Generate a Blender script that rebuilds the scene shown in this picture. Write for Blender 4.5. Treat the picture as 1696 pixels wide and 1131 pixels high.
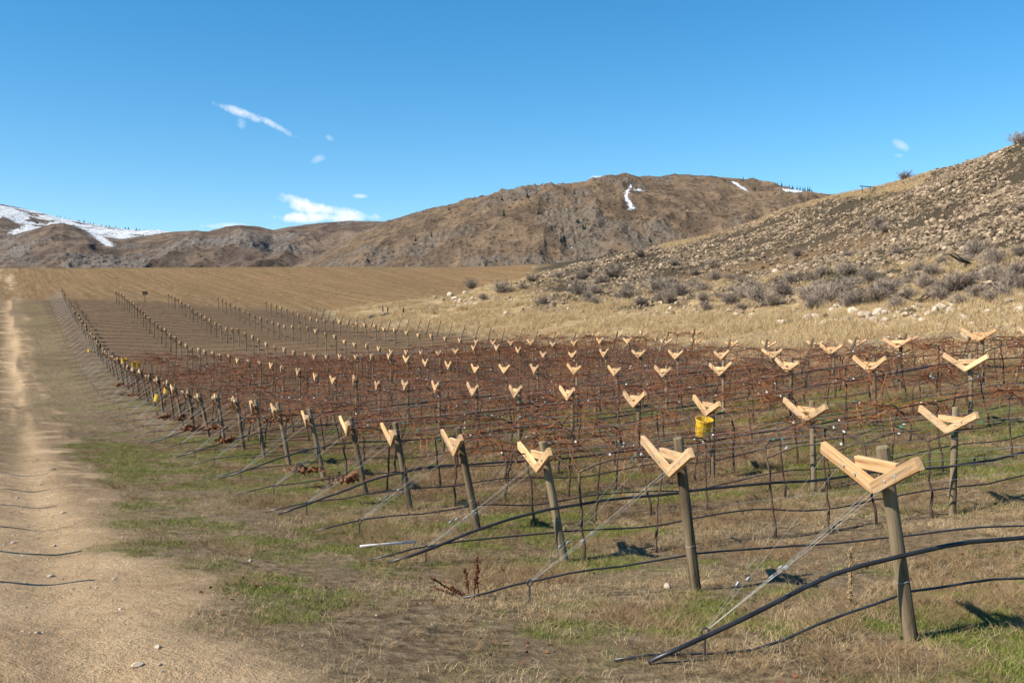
import bpy, math, random
import numpy as np
from mathutils import Vector, Matrix, Euler
random.seed(7); rng = np.random.default_rng(11)
R = math.radians
for o in list(bpy.data.objects): bpy.data.objects.remove(o)
S = bpy.context.scene
COL = S.collection

# ------------------------------------------------------------------ camera
FPX = 1649.0; CX = 848.0; CY = 565.5
cam = bpy.data.cameras.new('camera'); cam.lens = 35.0; cam.sensor_width = 36.0
cam.clip_start = 0.1; cam.clip_end = 30000
camo = bpy.data.objects.new('camera', cam); COL.objects.link(camo)
camo.location = (0, 0, 0); camo.rotation_euler = (R(90), 0, 0)
S.camera = camo

# ------------------------------------------------------------------ sky and sun
SUN_DIR = Vector((-0.70, -0.36, 0.70)).normalized()
elev = math.asin(SUN_DIR.z); azim = math.atan2(SUN_DIR.x, SUN_DIR.y)
W = bpy.data.worlds.new('World'); S.world = W; W.use_nodes = True
nt = W.node_tree; nt.nodes.clear()
def N(t, typ, **kw):
    n = t.nodes.new(typ)
    for k, v in kw.items(): setattr(n, k, v)
    return n
out = N(nt, 'ShaderNodeOutputWorld'); bg = N(nt, 'ShaderNodeBackground')
sky = N(nt, 'ShaderNodeTexSky', sky_type='NISHITA', sun_disc=False)
sky.sun_elevation = elev; sky.sun_rotation = azim
sky.altitude = 600; sky.air_density = 1.0; sky.dust_density = 0.15; sky.ozone_density = 2.2
bg.inputs['Strength'].default_value = 0.086
def math_node(t, op, a, b=None, clamp=False):
    n = N(t, 'ShaderNodeMath', operation=op); n.use_clamp = clamp
    for i, v in enumerate((a, b)):
        if v is None: continue
        if isinstance(v, (int, float)): n.inputs[i].default_value = v
        else: t.links.new(v, n.inputs[i])
    return n.outputs[0]
# clouds, far out in the sky, as soft white masses of the sky itself
tc = N(nt, 'ShaderNodeTexCoord')
sep = N(nt, 'ShaderNodeSeparateXYZ'); nt.links.new(tc.outputs['Generated'], sep.inputs[0])
az = math_node(nt, 'DIVIDE', sep.outputs[0], sep.outputs[1]); el = math_node(nt, 'DIVIDE', sep.outputs[2], sep.outputs[1])
noi = N(nt, 'ShaderNodeTexNoise'); noi.inputs['Scale'].default_value = 55; noi.inputs['Detail'].default_value = 9; noi.inputs['Roughness'].default_value = 0.62
noi.inputs['Distortion'].default_value = 0.3
nt.links.new(tc.outputs['Generated'], noi.inputs['Vector'])
big = N(nt, 'ShaderNodeTexNoise'); big.inputs['Scale'].default_value = 16; big.inputs['Detail'].default_value = 3
nt.links.new(tc.outputs['Generated'], big.inputs['Vector'])
def cloud(px, py, w, h, ang, dens, thr=0.5, gain=4.0):
    cx, cy = (px - CX) / FPX, (CY - py) / FPX
    dx = math_node(nt, 'SUBTRACT', az, cx); dy = math_node(nt, 'SUBTRACT', el, cy)
    ca, sa = math.cos(R(ang)), math.sin(R(ang))
    u = math_node(nt, 'ADD', math_node(nt, 'MULTIPLY', dx, ca), math_node(nt, 'MULTIPLY', dy, sa))
    v = math_node(nt, 'SUBTRACT', math_node(nt, 'MULTIPLY', dy, ca), math_node(nt, 'MULTIPLY', dx, sa))
    u = math_node(nt, 'DIVIDE', u, w / FPX); v = math_node(nt, 'DIVIDE', v, h / FPX)
    d = math_node(nt, 'ADD', math_node(nt, 'MULTIPLY', u, u), math_node(nt, 'MULTIPLY', v, v))
    m = math_node(nt, 'SUBTRACT', 1.0, d)
    n2 = math_node(nt, 'ADD', math_node(nt, 'MULTIPLY', math_node(nt, 'SUBTRACT', noi.outputs['Fac'], thr), gain),
                   math_node(nt, 'MULTIPLY', math_node(nt, 'SUBTRACT', big.outputs['Fac'], 0.5), 1.2))
    m = math_node(nt, 'MULTIPLY', math_node(nt, 'ADD', m, n2), dens, clamp=True)
    front = math_node(nt, 'GREATER_THAN', sep.outputs[1], 0.05)
    near = math_node(nt, 'LESS_THAN', d, 2.6)
    return math_node(nt, 'MULTIPLY', math_node(nt, 'MULTIPLY', m, front), near)
CLOUDS = [(503, 341, 42, 12, -20, .75, .48), (560, 353, 62, 11, -10, .7, .48), (540, 360, 85, 9, 0, .75, .45),
          (398, 188, 44, 8, -20, .55, .5), (462, 212, 42, 7, -27, .5, .5), (400, 203, 12, 10, -60, .22, .5),
          (376, 374, 42, 6, 0, .5, .5), (420, 379, 30, 5, 0, .3, .52), (597, 325, 12, 4, 0, .45, .5), (526, 264, 14, 6, 15, .16, .5),
          (1492, 241, 16, 7, -30, .26, .5), (1488, 258, 9, 4, 0, .14, .5), (998, 296, 24, 5, 0, .55, .48), (545, 228, 8, 5, -30, .16, .5)]
acc = None
for c in CLOUDS:
    m = cloud(*c)
    acc = m if acc is None else math_node(nt, 'MAXIMUM', acc, m)
mix = N(nt, 'ShaderNodeMix', data_type='RGBA'); nt.links.new(acc, mix.inputs['Factor'])
hsv = N(nt, 'ShaderNodeHueSaturation'); hsv.inputs['Saturation'].default_value = 1.38; hsv.inputs['Value'].default_value = 1.12; hsv.inputs['Hue'].default_value = .493
nt.links.new(sky.outputs[0], hsv.inputs['Color']); nt.links.new(hsv.outputs[0], mix.inputs[6]); mix.inputs[7].default_value = (7.0, 7.3, 7.8, 1)
nt.links.new(mix.outputs[2], bg.inputs['Color']); nt.links.new(bg.outputs[0], out.inputs[0])

sl = bpy.data.lights.new('sun', 'SUN'); sl.energy = 5.0; sl.angle = R(0.5); sl.color = (1.0, 0.92, 0.79)
so = bpy.data.objects.new('sun', sl); COL.objects.link(so)
so.rotation_euler = (-SUN_DIR).to_track_quat('-Z', 'Y').to_euler()
S.view_settings.view_transform = 'Standard'; S.view_settings.look = 'None'
S.view_settings.exposure = 0.85; S.view_settings.gamma = 1.0
S.render.engine = 'CYCLES'; S.cycles.max_bounces = 4; S.cycles.diffuse_bounces = 2; S.cycles.glossy_bounces = 2

# ------------------------------------------------------------------ helpers
def _hash(ix, iy, s):
    h = (ix.astype(np.int64) * 374761393 + iy.astype(np.int64) * 668265263 + s * 1442695041) & 0xFFFFFFFF
    h = ((h ^ (h >> 13)) * 1274126177) & 0xFFFFFFFF
    return ((h ^ (h >> 16)) & 0xFFFF) / 65535.0
def vnoise(x, y, s=0):
    x = np.asarray(x, float); y = np.asarray(y, float)
    ix = np.floor(x); iy = np.floor(y); fx = x - ix; fy = y - iy
    fx = fx * fx * fx * (fx * (fx * 6 - 15) + 10); fy = fy * fy * fy * (fy * (fy * 6 - 15) + 10)
    a = _hash(ix, iy, s); b = _hash(ix + 1, iy, s); c = _hash(ix, iy + 1, s); d = _hash(ix + 1, iy + 1, s)
    return (a * (1 - fx) + b * fx) * (1 - fy) + (c * (1 - fx) + d * fx) * fy
def fbm(x, y, o=4, s=0, g=0.5):
    v = 0; a = 1; t = 0
    for k in range(o):
        c, sn = math.cos(k * .7), math.sin(k * .7)
        v = v + a * vnoise((x * c - y * sn) * 2 ** k + 17.3 * k, (x * sn + y * c) * 2 ** k - 9.1 * k, s + k); t += a; a *= g
    return v / t
def ridged(x, y, o=4, s=0):
    v = 0; a = 1; t = 0
    for k in range(o):
        n = 1 - np.abs(2 * vnoise(x * 2 ** k + 5.2 * k, y * 2 ** k + 1.3 * k, s + k) - 1); v = v + a * n * n; t += a; a *= .5
    return v / t
def sstep(a, b, x):
    t = np.clip((x - a) / (b - a), 0, 1); return t * t * (3 - 2 * t)

class MB:
    def __init__(s): s.v = []; s.f = []; s.n = 0
    def add(s, v, f):
        v = [tuple(p) for p in v]; s.v += v; s.f += [tuple(i + s.n for i in q) for q in f]; s.n += len(v)
    def box(s, c, size, M=None):
        x, y, z = size[0] / 2, size[1] / 2, size[2] / 2
        v = [Vector((i, j, k)) for k in (-z, z) for j in (-y, y) for i in (-x, x)]
        if M is not None: v = [M @ p for p in v]
        v = [p + Vector(c) for p in v]
        s.add(v, [(0, 2, 3, 1), (4, 5, 7, 6), (0, 1, 5, 4), (2, 6, 7, 3), (0, 4, 6, 2), (1, 3, 7, 5)])
    def tube(s, pts, r, sides=6, cap=True):
        pts = [Vector(p) for p in pts]; n = len(pts)
        rs = r if isinstance(r, (list, tuple, np.ndarray)) else [r] * n
        V = []
        for i, p in enumerate(pts):
            t = (pts[min(i + 1, n - 1)] - pts[max(i - 1, 0)]).normalized()
            up = Vector((0, 0, 1)) if abs(t.z) < .95 else Vector((0, 1, 0))
            a = t.cross(up).normalized(); b = a.cross(t)
            for k in range(sides):
                an = 2 * math.pi * k / sides
                V.append(p + (a * math.cos(an) + b * math.sin(an)) * rs[i])
        F = [(i * sides + k, i * sides + (k + 1) % sides, (i + 1) * sides + (k + 1) % sides, (i + 1) * sides + k) for i in range(n - 1) for k in range(sides)]
        if cap: F += [tuple(range(sides))[::-1], tuple((n - 1) * sides + k for k in range(sides))]
        s.add(V, F)
    def mesh(s, name, smooth=False):
        m = bpy.data.meshes.new(name); m.from_pydata(s.v, [], s.f); m.update()
        if smooth: m.polygons.foreach_set('use_smooth', [True] * len(m.polygons))
        return m
def obj(name, mesh, mat=None, parent=None, loc=None):
    if mat is not None and len(mesh.materials) == 0: mesh.materials.append(mat)
    o = bpy.data.objects.new(name, mesh); COL.objects.link(o)
    if parent is not None: o.parent = parent
    if loc is not None: o.location = loc
    return o
def empty(name, loc=(0, 0, 0)):
    o = bpy.data.objects.new(name, None); COL.objects.link(o); o.location = loc; o.empty_display_size = .1; return o
def tag(o, label=None, cat=None, group=None, kind=None):
    if label: o['label'] = label
    if cat: o['category'] = cat
    if group: o['group'] = group
    if kind: o['kind'] = kind
    return o
ONES = 'zeroth first second third fourth fifth sixth seventh eighth ninth tenth eleventh twelfth thirteenth fourteenth fifteenth sixteenth seventeenth eighteenth nineteenth'.split()
TENS = {2: 'twent', 3: 'thirt', 4: 'fort', 5: 'fift', 6: 'sixt', 7: 'sevent', 8: 'eight', 9: 'ninet'}
def nth(n):
    if n < 20: return ONES[n]
    if n >= 100: return 'hundred-and-' + nth(n - 100) if n > 100 else 'hundredth'
    t = TENS[n // 10]
    return t + 'ieth' if n % 10 == 0 else t + 'y-' + ONES[n % 10]

# ------------------------------------------------------------------ materials
def mat(name, rough=0.85, spec=0.2):
    m = bpy.data.materials.new(name); m.use_nodes = True
    b = m.node_tree.nodes['Principled BSDF']; b.inputs['Roughness'].default_value = rough
    b.inputs['Specular IOR Level'].default_value = spec
    return m, m.node_tree, b
def ramp(t, fac, stops):
    r = N(t, 'ShaderNodeValToRGB'); e = r.color_ramp.elements
    while len(e) < len(stops): e.new(.5)
    for i, (p, c) in enumerate(stops): e[i].position = p; e[i].color = (*c, 1)
    t.links.new(fac, r.inputs[0]); return r.outputs[0]
def noise(t, scale, detail=4, rough=.55, vec=None, dist=0):
    n = N(t, 'ShaderNodeTexNoise'); n.inputs['Scale'].default_value = scale; n.inputs['Detail'].default_value = detail
    n.inputs['Roughness'].default_value = rough; n.inputs['Distortion'].default_value = dist
    if vec is not None: t.links.new(vec, n.inputs['Vector'])
    return n.outputs['Fac']
def coords(t, kind='Object', scale=(1, 1, 1), rot=(0, 0, 0)):
    c = N(t, 'ShaderNodeTexCoord'); m = N(t, 'ShaderNodeMapping'); m.inputs['Scale'].default_value = scale; m.inputs['Rotation'].default_value = rot
    t.links.new(c.outputs[kind], m.inputs[0]); return m.outputs[0]
def mixc(t, fac, a, b):
    n = N(t, 'ShaderNodeMix', data_type='RGBA')
    for s, v in ((n.inputs['Factor'], fac), (n.inputs[6], a), (n.inputs[7], b)):
        if isinstance(v, (tuple, list)): s.default_value = (*v, 1)
        elif isinstance(v, (int, float)): s.default_value = v
        else: t.links.new(v, s)
    return n.outputs[2]
def attr(t, name):
    a = N(t, 'ShaderNodeAttribute', attribute_name=name); return a.outputs['Fac']
def bump(t, b, h, strength, dist):
    n = N(t, 'ShaderNodeBump'); n.inputs['Strength'].default_value = strength; n.inputs['Distance'].default_value = dist
    t.links.new(h, n.inputs['Height']); t.links.new(n.outputs[0], b.inputs['Normal'])
def rand(t): return N(t, 'ShaderNodeObjectInfo').outputs['Random']

def simple(name, stops, scale, detail=4, rough=.85, spec=.2, stretch=(1, 1, 1), varied=True, bumpd=0, vr=(.78, 1.2)):
    m, t, b = mat(name, rough, spec)
    v = coords(t, 'Object', stretch)
    if varied:
        c = N(t, 'ShaderNodeVectorMath', operation='ADD'); t.links.new(v, c.inputs[0])
        k = N(t, 'ShaderNodeVectorMath', operation='SCALE'); k.inputs[0].default_value = (37, 53, 71); t.links.new(rand(t), k.inputs['Scale'])
        t.links.new(k.outputs[0], c.inputs[1]); v = c.outputs[0]
    f = noise(t, scale, detail, .6, v)
    c = ramp(t, f, stops)
    if varied:
        h = N(t, 'ShaderNodeHueSaturation'); t.links.new(c, h.inputs['Color'])
        mr = N(t, 'ShaderNodeMapRange'); mr.inputs[3].default_value = vr[0]; mr.inputs[4].default_value = vr[1]; t.links.new(rand(t), mr.inputs[0]); t.links.new(mr.outputs[0], h.inputs['Value'])
        c = h.outputs[0]
    t.links.new(c, b.inputs['Base Color'])
    if bumpd: bump(t, b, f, .6, bumpd)
    return m
M = {}
M['post'] = simple('weathered_post', [(.30, (.035, .024, .015)), (.43, (.115, .085, .053)), (.57, (.195, .15, .095)), (.74, (.15, .145, .08))], 9, 6, .9, .1, (1, 1, .08), bumpd=.01)
M['arm'] = simple('fresh_timber', [(.30, (.22, .095, .034)), (.41, (.46, .255, .108)), (.55, (.59, .375, .19)), (.75, (.69, .48, .27))], 13, 5, .75, .2, (2.5, .12, 2.5), bumpd=.003)
def weather(m, grey):
    t = m.node_tree; b = t.nodes['Principled BSDF']; src = b.inputs['Base Color'].links[0].from_socket
    r = rand(t); k = math_node(t, 'MULTIPLY', math_node(t, 'FRACT', math_node(t, 'MULTIPLY', r, 7.31)), .85)
    v = coords(t, 'Object', (9, 1.2, 9)); f = noise(t, 5, 4, .6, v)
    st = ramp(t, f, [(.35, (.16, .16, .16)), (.62, (1, 1, 1))])
    c = mixc(t, math_node(t, 'MULTIPLY', k, st), src, grey); t.links.new(c, b.inputs['Base Color'])
weather(M['arm'], (.27, .205, .14))
M['bolt'] = simple('zinc_bolt', [(.3, (.22, .22, .22)), (.7, (.38, .38, .37))], 30, 2, .4, .5)
M['wire'] = simple('galvanised_wire', [(.3, (.15, .15, .145)), (.7, (.27, .27, .26))], 20, 2, .45, .5)
M['hose'] = simple('black_poly_pipe', [(.3, (.012, .012, .014)), (.7, (.03, .031, .034))], 6, 3, .38, .45)
M['rod'] = simple('dark_steel_rod', [(.3, (.02, .018, .017)), (.7, (.06, .05, .045))], 30, 3, .6, .4)
M['bark'] = simple('vine_bark', [(.3, (.035, .024, .018)), (.6, (.10, .068, .05)), (.8, (.16, .115, .085))], 25, 4, .95, .05, (1, 1, .3))
M['cane'] = simple('vine_cane', [(.3, (.085, .028, .012)), (.55, (.22, .078, .031)), (.75, (.41, .17, .068))], 5, 3, .7, .2)
M['tie_green'] = simple('green_tie', [(.3, (.01, .16, .12)), (.7, (.03, .28, .2))], 9, 2, .5, .3)
M['tie_white'] = simple('white_tie', [(.3, (.6, .6, .58)), (.7, (.8, .8, .78))], 9, 2, .5, .3)
M['leaf'] = simple('dead_leaf', [(.3, (.075, .03, .016)), (.55, (.19, .082, .04)), (.8, (.34, .175, .085))], 14, 3, .85, .1)
M['yellow'] = simple('yellow_plastic', [(.3, (.46, .26, .012)), (.7, (.64, .40, .03))], 6, 3, .45, .4)
M['boulder'] = simple('pale_boulder', [(.25, (.17, .125, .085)), (.5, (.40, .32, .235)), (.75, (.58, .49, .385))], 2.2, 8, .9, .1, bumpd=.06)
M['stone'] = simple('scree_stone', [(.27, (.05, .036, .024)), (.5, (.17, .125, .082)), (.76, (.40, .325, .24))], 1.2, 6, .95, .05, bumpd=.04, vr=(.4, 1.6))
M['sage'] = simple('sagebrush_twig', [(.3, (.15, .118, .095)), (.55, (.29, .235, .19)), (.8, (.40, .335, .27))], 3, 3, .95, .05)
M['straw'] = simple('straw', [(.25, (.20, .135, .07)), (.5, (.42, .31, .175)), (.8, (.60, .475, .30))], 3, 3, .85, .1)
M['gold'] = simple('golden_straw', [(.25, (.24, .16, .08)), (.5, (.43, .31, .165)), (.8, (.58, .45, .265))], 3, 3, .85, .1)
M['weed'] = simple('dead_weed', [(.25, (.10, .06, .03)), (.5, (.235, .158, .085)), (.8, (.38, .28, .165))], 4, 3, .9, .05)
M['grass'] = simple('green_grass', [(.25, (.07, .09, .017)), (.5, (.135, .158, .032)), (.8, (.22, .22, .065))], 4, 3, .8, .1)
M['dock'] = simple('dock_stalk', [(.3, (.05, .016, .01)), (.6, (.13, .045, .025)), (.8, (.2, .08, .045))], 20, 3, .9, .05)
M['conifer'] = simple('conifer', [(.3, (.010, .018, .012)), (.7, (.03, .045, .026))], .4, 3, .95, .05)
M['shrub'] = simple('hill_shrub', [(.3, (.035, .030, .024)), (.7, (.08, .07, .05))], .2, 3, .95, .05)
M['pvc'] = simple('white_pvc', [(.3, (.68, .68, .66)), (.7, (.8, .8, .78))], 6, 2, .4, .4)
M['tarp'] = simple('black_tarp', [(.3, (.012, .012, .014)), (.7, (.045, .045, .05))], 3, 3, .5, .4)
M['charred'] = simple('charred_wood', [(.3, (.015, .013, .012)), (.7, (.07, .058, .05))], 8, 3, .9, .1)

# ------------------------------------------------------------------ the vineyard lattice (metres)
AX, BX, X0, Y0, AY, BY = -1.22, 5.666, 3.06, 7.729, 2.4, 1.659
ROW = Vector((BX, BY, 0)).normalized(); PERP = Vector((-ROW.y, ROW.x, 0)); ROWANG = math.atan2(BY, BX)
# line of posts: (first row, sideways offset of each post in cm, ground height of each in cm)
POSTS = {
    0: (0, [4,3,4,9,5,14,7,-1,-1,2,-2,-3,-7,-7,-4,-9,-9,-7,-14,-16,-15,-14,-17,-17,-12,-8,-10,-5,-1,-10,-6,-6,3,-4,-2,-3,-11,-10,-8,-7,-5,-3,-2,0,1,3,5,6], [-231,-255,-276,-283,-295,-300,-304,-304,-311,-318,-323,-326,-329,-325,-316,-308,-301,-294,-290,-278,-267,-245,-238,-223,-210,-188,-160,-139,-112,-92,-62,-40,-6,29,66,105,140,171,202,233,264,295,326,357,388,419,450,481]),
    1: (2, [-1,-4,-2,7,5,0,3,1,-1,-7,-6,-6,-2,-10,-19,-6,-4,-6,-6,-4,-9,-4,-3,0,-4,0,-5,-1,-2,-6,-3,0,4,-2,-2,4,8,10,9,10,14,16,16,17,12,9], [-246,-254,-260,-261,-265,-271,-278,-279,-282,-290,-293,-296,-291,-279,-272,-263,-260,-252,-247,-237,-229,-221,-214,-200,-196,-171,-149,-120,-90,-46,-22,0,34,70,104,140,171,213,246,285,314,341,376,408,441,467]),
    2: (4, [-1,11,6,6,5,7,8,2,4,-2,-3,-5,0,4,0,2,-10,-7,-10,0,-6,-7,-10,-9,-8,5,4,0,3,6,2,5,6,4,5,11,12,15,17,16,21,21,21,21], [-185,-191,-198,-212,-228,-232,-233,-240,-249,-251,-247,-238,-225,-217,-224,-228,-232,-234,-236,-227,-222,-199,-182,-162,-139,-105,-84,-41,-35,-25,3,33,67,96,130,166,201,247,273,311,351,379,412,441]),
    3: (6, [8,0,-1,1,-3,-12,-4,-6,-3,-8,-11,-1,-10,-10,-5,-7,-9,-12,-8,-7,-10,-5,-1,-6,-6,-5,-3,-2,-4,5,11,14,14,10,11,10,12,20,18,19,24,28], [-123,-141,-163,-181,-189,-186,-189,-192,-200,-201,-185,-171,-174,-192,-212,-211,-210,-209,-193,-174,-161,-141,-103,-78,-49,-26,-13,-3,6,16,42,66,101,131,163,197,231,267,301,335,367,400]),
    4: (7, [-108,-66,-64,-45,-19,-15,0,-4,8,3,-1,-3,0,-1,-5,-3,-8,-9,-15,-11,-12,-13,-16,-16,-3,-7,-1,3,2,7,5,7,11,11,14,18,19,17,21,19,20], [-111,-107,-118,-129,-137,-138,-141,-133,-134,-132,-132,-142,-150,-146,-147,-147,-139,-130,-117,-97,-84,-60,-47,-24,0,11,20,43,60,62,69,84,110,137,167,197,230,267,293,328,368]),
    5: (17, [-18,-17,-20,-18,-26,-26,-23,-24,-21,-27,-15,-9,-12,-12,-5,-2,2,1,8,3,1,-6,-1,1,2,4,9,8,7,11,15], [-77,-85,-83,-81,-93,-83,-81,-72,-63,-51,-32,-17,-5,16,41,46,62,79,80,71,76,85,108,127,137,171,201,228,258,292,333]),
}
def lattice(j, n): return X0 + AX * n + BX * j, Y0 + AY * n + BY * j
post_list = []      # (line, row, x, y)
ctrl = []
for j, (n0, rx, gz) in POSTS.items():
    for k, (dx, z) in enumerate(zip(rx, gz)):
        n = n0 + k; x, y = lattice(j, n); x += dx / 100
        if j == 5: x -= .40
        if j == 4 and n < 16: x -= .3
        post_list.append((j, n, x, y)); ctrl.append((x, y, z / 100))

# ------------------------------------------------------------------ lie of the land
def P(px, py, Y): return ((px - CX) / FPX * Y, Y, (CY - py) / FPX * Y)
ctrl += [(0, 0, -1.8), (-3, 2, -1.8), (3, 2, -1.95), (8, 3, -2.1), (14, 4, -2.0), (20, 8, -1.7), (-8, 3, -1.85), (1, 4.5, -2.08), (-2.2, 5.5, -2.0), (4, 5.5, -2.18), (9, 8, -2.15), (14, 13, -1.9), (-20, 3, -1.9), (0, -6, -1.6), (-8, -6, -1.6), (12, -6, -1.7), (20, 18, -1.4)]
for n in range(0, 48, 4):      # the road beside the row ends
    x, y = lattice(0, n); z = POSTS[0][2][n] / 100
    ctrl.append((x - 6, y - 1, z + .28 * max(0, 1 - n / 25))); ctrl.append((x - 14, y - 3, z + .3 * max(0, 1 - n / 25) - .05)); ctrl.append((x - 40, y - 6, z + .2))
ctrl += [P(60, 447, 268), P(300, 447, 270), P(480, 447, 272), P(640, 448, 270), P(820, 452, 255), P(-250, 447, 268), P(900, 460, 255),
         P(100, 462, 190), P(300, 463, 195), P(500, 466, 190), P(640, 470, 185), P(-300, 466, 190), P(640, 496, 140), P(720, 482, 168), P(780, 468, 200)]
for px in (-600, -100, 300, 640, 900, 1250):
    ctrl.append(((px - CX) / FPX * 340, 340, 16.5)); ctrl.append(((px - CX) / FPX * 620, 620, -4))
HILL = {650: [(530, 112), (518, 124)], 700: [(526, 112), (505, 130)], 760: [(526, 108), (508, 122), (493, 136)], 830: [(530, 98), (506, 120), (484, 140), (472, 158)],
        900: [(540, 84), (520, 100), (496, 125), (470, 158), (452, 195)], 1000: [(542, 76), (518, 92), (490, 118), (455, 160), (427, 205)],
        1100: [(544, 70), (520, 84), (490, 106), (450, 146), (405, 207)], 1200: [(546, 65), (525, 76), (495, 95), (455, 125), (410, 170), (384, 207)],
        1300: [(547, 60), (528, 69), (500, 84), (455, 110), (400, 155), (352, 205)], 1400: [(546, 55), (525, 63), (495, 76), (445, 100), (380, 140), (322, 186)],
        1500: [(545, 50), (523, 57), (492, 68), (440, 88), (370, 120), (298, 168)], 1600: [(543, 46), (520, 52), (488, 62), (430, 80), (350, 110), (271, 153)],
        1690: [(541, 43), (518, 48), (484, 57), (425, 73), (335, 102), (238, 144)], 1850: [(536, 39), (505, 46), (455, 56), (385, 72), (280, 98), (160, 138)], 2150: [(520, 34), (470, 42), (400, 52), (310, 68), (190, 94)]}
for px, l in HILL.items():
    for py, Y in l: ctrl.append(P(px, py, Y))
    if px > 880:
        Yk = l[-1][1]; zk = (CY - l[-1][0]) / FPX * Yk
        ctrl.append(((px - CX) / FPX * Yk * 1.35, Yk * 1.35, zk * 1.0)); ctrl.append(((px - CX) / FPX * 420, 420, zk * .5))
ctrl = np.array(ctrl)
def warp(x, y):
    xx = x; yy = y + 8.0
    return np.arctan2(xx, yy) * 1.5, np.log(np.hypot(xx, yy))
cu, cv = warp(ctrl[:, 0], ctrl[:, 1]); K = len(cu)
def kern(r2): return .5 * r2 * np.log(r2 + 1e-12)
A = np.zeros((K + 3, K + 3)); A[:K, :K] = kern((cu[:, None] - cu) ** 2 + (cv[:, None] - cv) ** 2) + np.eye(K) * 2e-5
A[:K, K] = A[K, :K] = 1; A[:K, K + 1] = A[K + 1, :K] = cu; A[:K, K + 2] = A[K + 2, :K] = cv
wts = np.linalg.solve(A, np.concatenate([ctrl[:, 2], [0, 0, 0]]))
tx = np.array(sorted(HILL)); ttoe = np.array([HILL[k][0][1] for k in tx]); tsky = np.array([HILL[k][-1][1] for k in tx])
def hillt(x, y):
    """0 at the foot of the stony hill, 1 at its skyline; negative outside"""
    y1 = np.maximum(y, 1.0); px = CX + FPX * x / y1
    toe = np.interp(px, tx, ttoe); sk = np.interp(px, tx, tsky)
    t = np.log(y1 / toe) / np.log(sk / toe)
    back = np.interp(px, [650, 700, 760, 830, 880, 900], [126, 133, 142, 165, 200, 1e5])
    t = np.where((px < 640) | (y > back), -1, t)
    return t, px
def tps(u, v):
    o = np.empty(len(u))
    for i in range(0, len(u), 20000):
        r2 = (u[i:i + 20000, None] - cu) ** 2 + (v[i:i + 20000, None] - cv) ** 2
        o[i:i + 20000] = kern(r2) @ wts[:K] + wts[K] + wts[K + 1] * u[i:i + 20000] + wts[K + 2] * v[i:i + 20000]
    return o
TU, TV = np.linspace(-3.1, 3.1, 420), np.linspace(math.log(1.5), math.log(1000), 380)
_g = np.meshgrid(TU, TV); TAB = tps(_g[0].ravel(), _g[1].ravel()).reshape(380, 420)
def H0(x, y):
    u, v = warp(x, y)
    a = np.clip((u - TU[0]) / (TU[1] - TU[0]), 0, 418.999); b = np.clip((v - TV[0]) / (TV[1] - TV[0]), 0, 378.999)
    i = a.astype(int); j = b.astype(int); a = a - i; b = b - j
    return (TAB[j, i] * (1 - a) + TAB[j, i + 1] * a) * (1 - b) + (TAB[j + 1, i] * (1 - a) + TAB[j + 1, i + 1] * a) * b
def H(x, y):
    x = np.atleast_1d(np.asarray(x, float)); y = np.atleast_1d(np.asarray(y, float))
    z = H0(x, y); r = np.hypot(x, y)
    far = sstep(380, 900, r); z = z * (1 - far) + far * -12
    t, px = hillt(x, y)
    z = z + (fbm(x * .9, y * .9, 4, 3) - .5) * .10 * (1 - sstep(120, 300, r))
    hm = sstep(.0, .35, t) * (1 - .7 * sstep(.85, 1.05, t))
    z = z + hm * ((fbm(x * .09, y * .09, 4, 9) - .5) * 2.2 + (fbm(x * .5, y * .5, 3, 5) - .5) * .8)
    bank = sstep(-.02, .1, t) * (1 - sstep(.35, .6, t)); z = z + bank * (fbm(x * .25, y * .25, 3, 21) - .5) * .9
    d = dline(x, y)                     # wheel ruts of the track
    for c in (-6.3, -8.4): z = z - .075 * np.exp(-((d - c + .5 * (fbm(y * .12, y * 0 + c, 2, 44) - .5)) / .42) ** 2) * (1 - sstep(60, 140, r))
    return z
def dline(x, y): return x - (X0 - .25 + (AX / AY) * (y - Y0))      # sideways distance from the line of end posts
def h1(x, y): return float(H(x, y)[0])

# ------------------------------------------------------------------ ground sheet
NA, NR = 760, 520
an = np.concatenate([np.linspace(-1.9, -.62, 40, endpoint=False), np.linspace(-.62, .62, NA - 80), np.linspace(.62, 1.9, 41)[1:]])
rr = np.exp(np.linspace(math.log(1.2), math.log(420), NR - 30)); rr = np.concatenate([rr, np.exp(np.linspace(math.log(420), math.log(9900), 31)[1:])])
NA, NR = len(an), len(rr)
gx = (np.sin(an)[None, :] * rr[:, None]).ravel(); gy = (np.cos(an)[None, :] * rr[:, None]).ravel()
gz = H(gx, gy)
idx = np.arange(NA * NR).reshape(NR, NA)
quads = np.stack([idx[:-1, :-1], idx[:-1, 1:], idx[1:, 1:], idx[1:, :-1]], -1).reshape(-1, 4)
def grid_mesh(name, vx, vy, vz, quads, smooth=True):
    m = bpy.data.meshes.new(name)
    m.vertices.add(len(vx)); m.vertices.foreach_set('co', np.stack([vx, vy, vz], -1).ravel().astype(np.float32))
    m.loops.add(quads.size); m.loops.foreach_set('vertex_index', quads.ravel().astype(np.int32))
    m.polygons.add(len(quads)); m.polygons.foreach_set('loop_start', np.arange(0, quads.size, 4, dtype=np.int32))
    m.polygons.foreach_set('use_smooth', np.ones(len(quads), bool))
    m.update(); m.validate(); return m
def fattr(m, name, v): a = m.attributes.new(name, 'FLOAT', 'POINT'); a.data.foreach_set('value', np.asarray(v, np.float32))
gm = grid_mesh('ground', gx, gy, gz, quads[:, ::-1])
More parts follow.
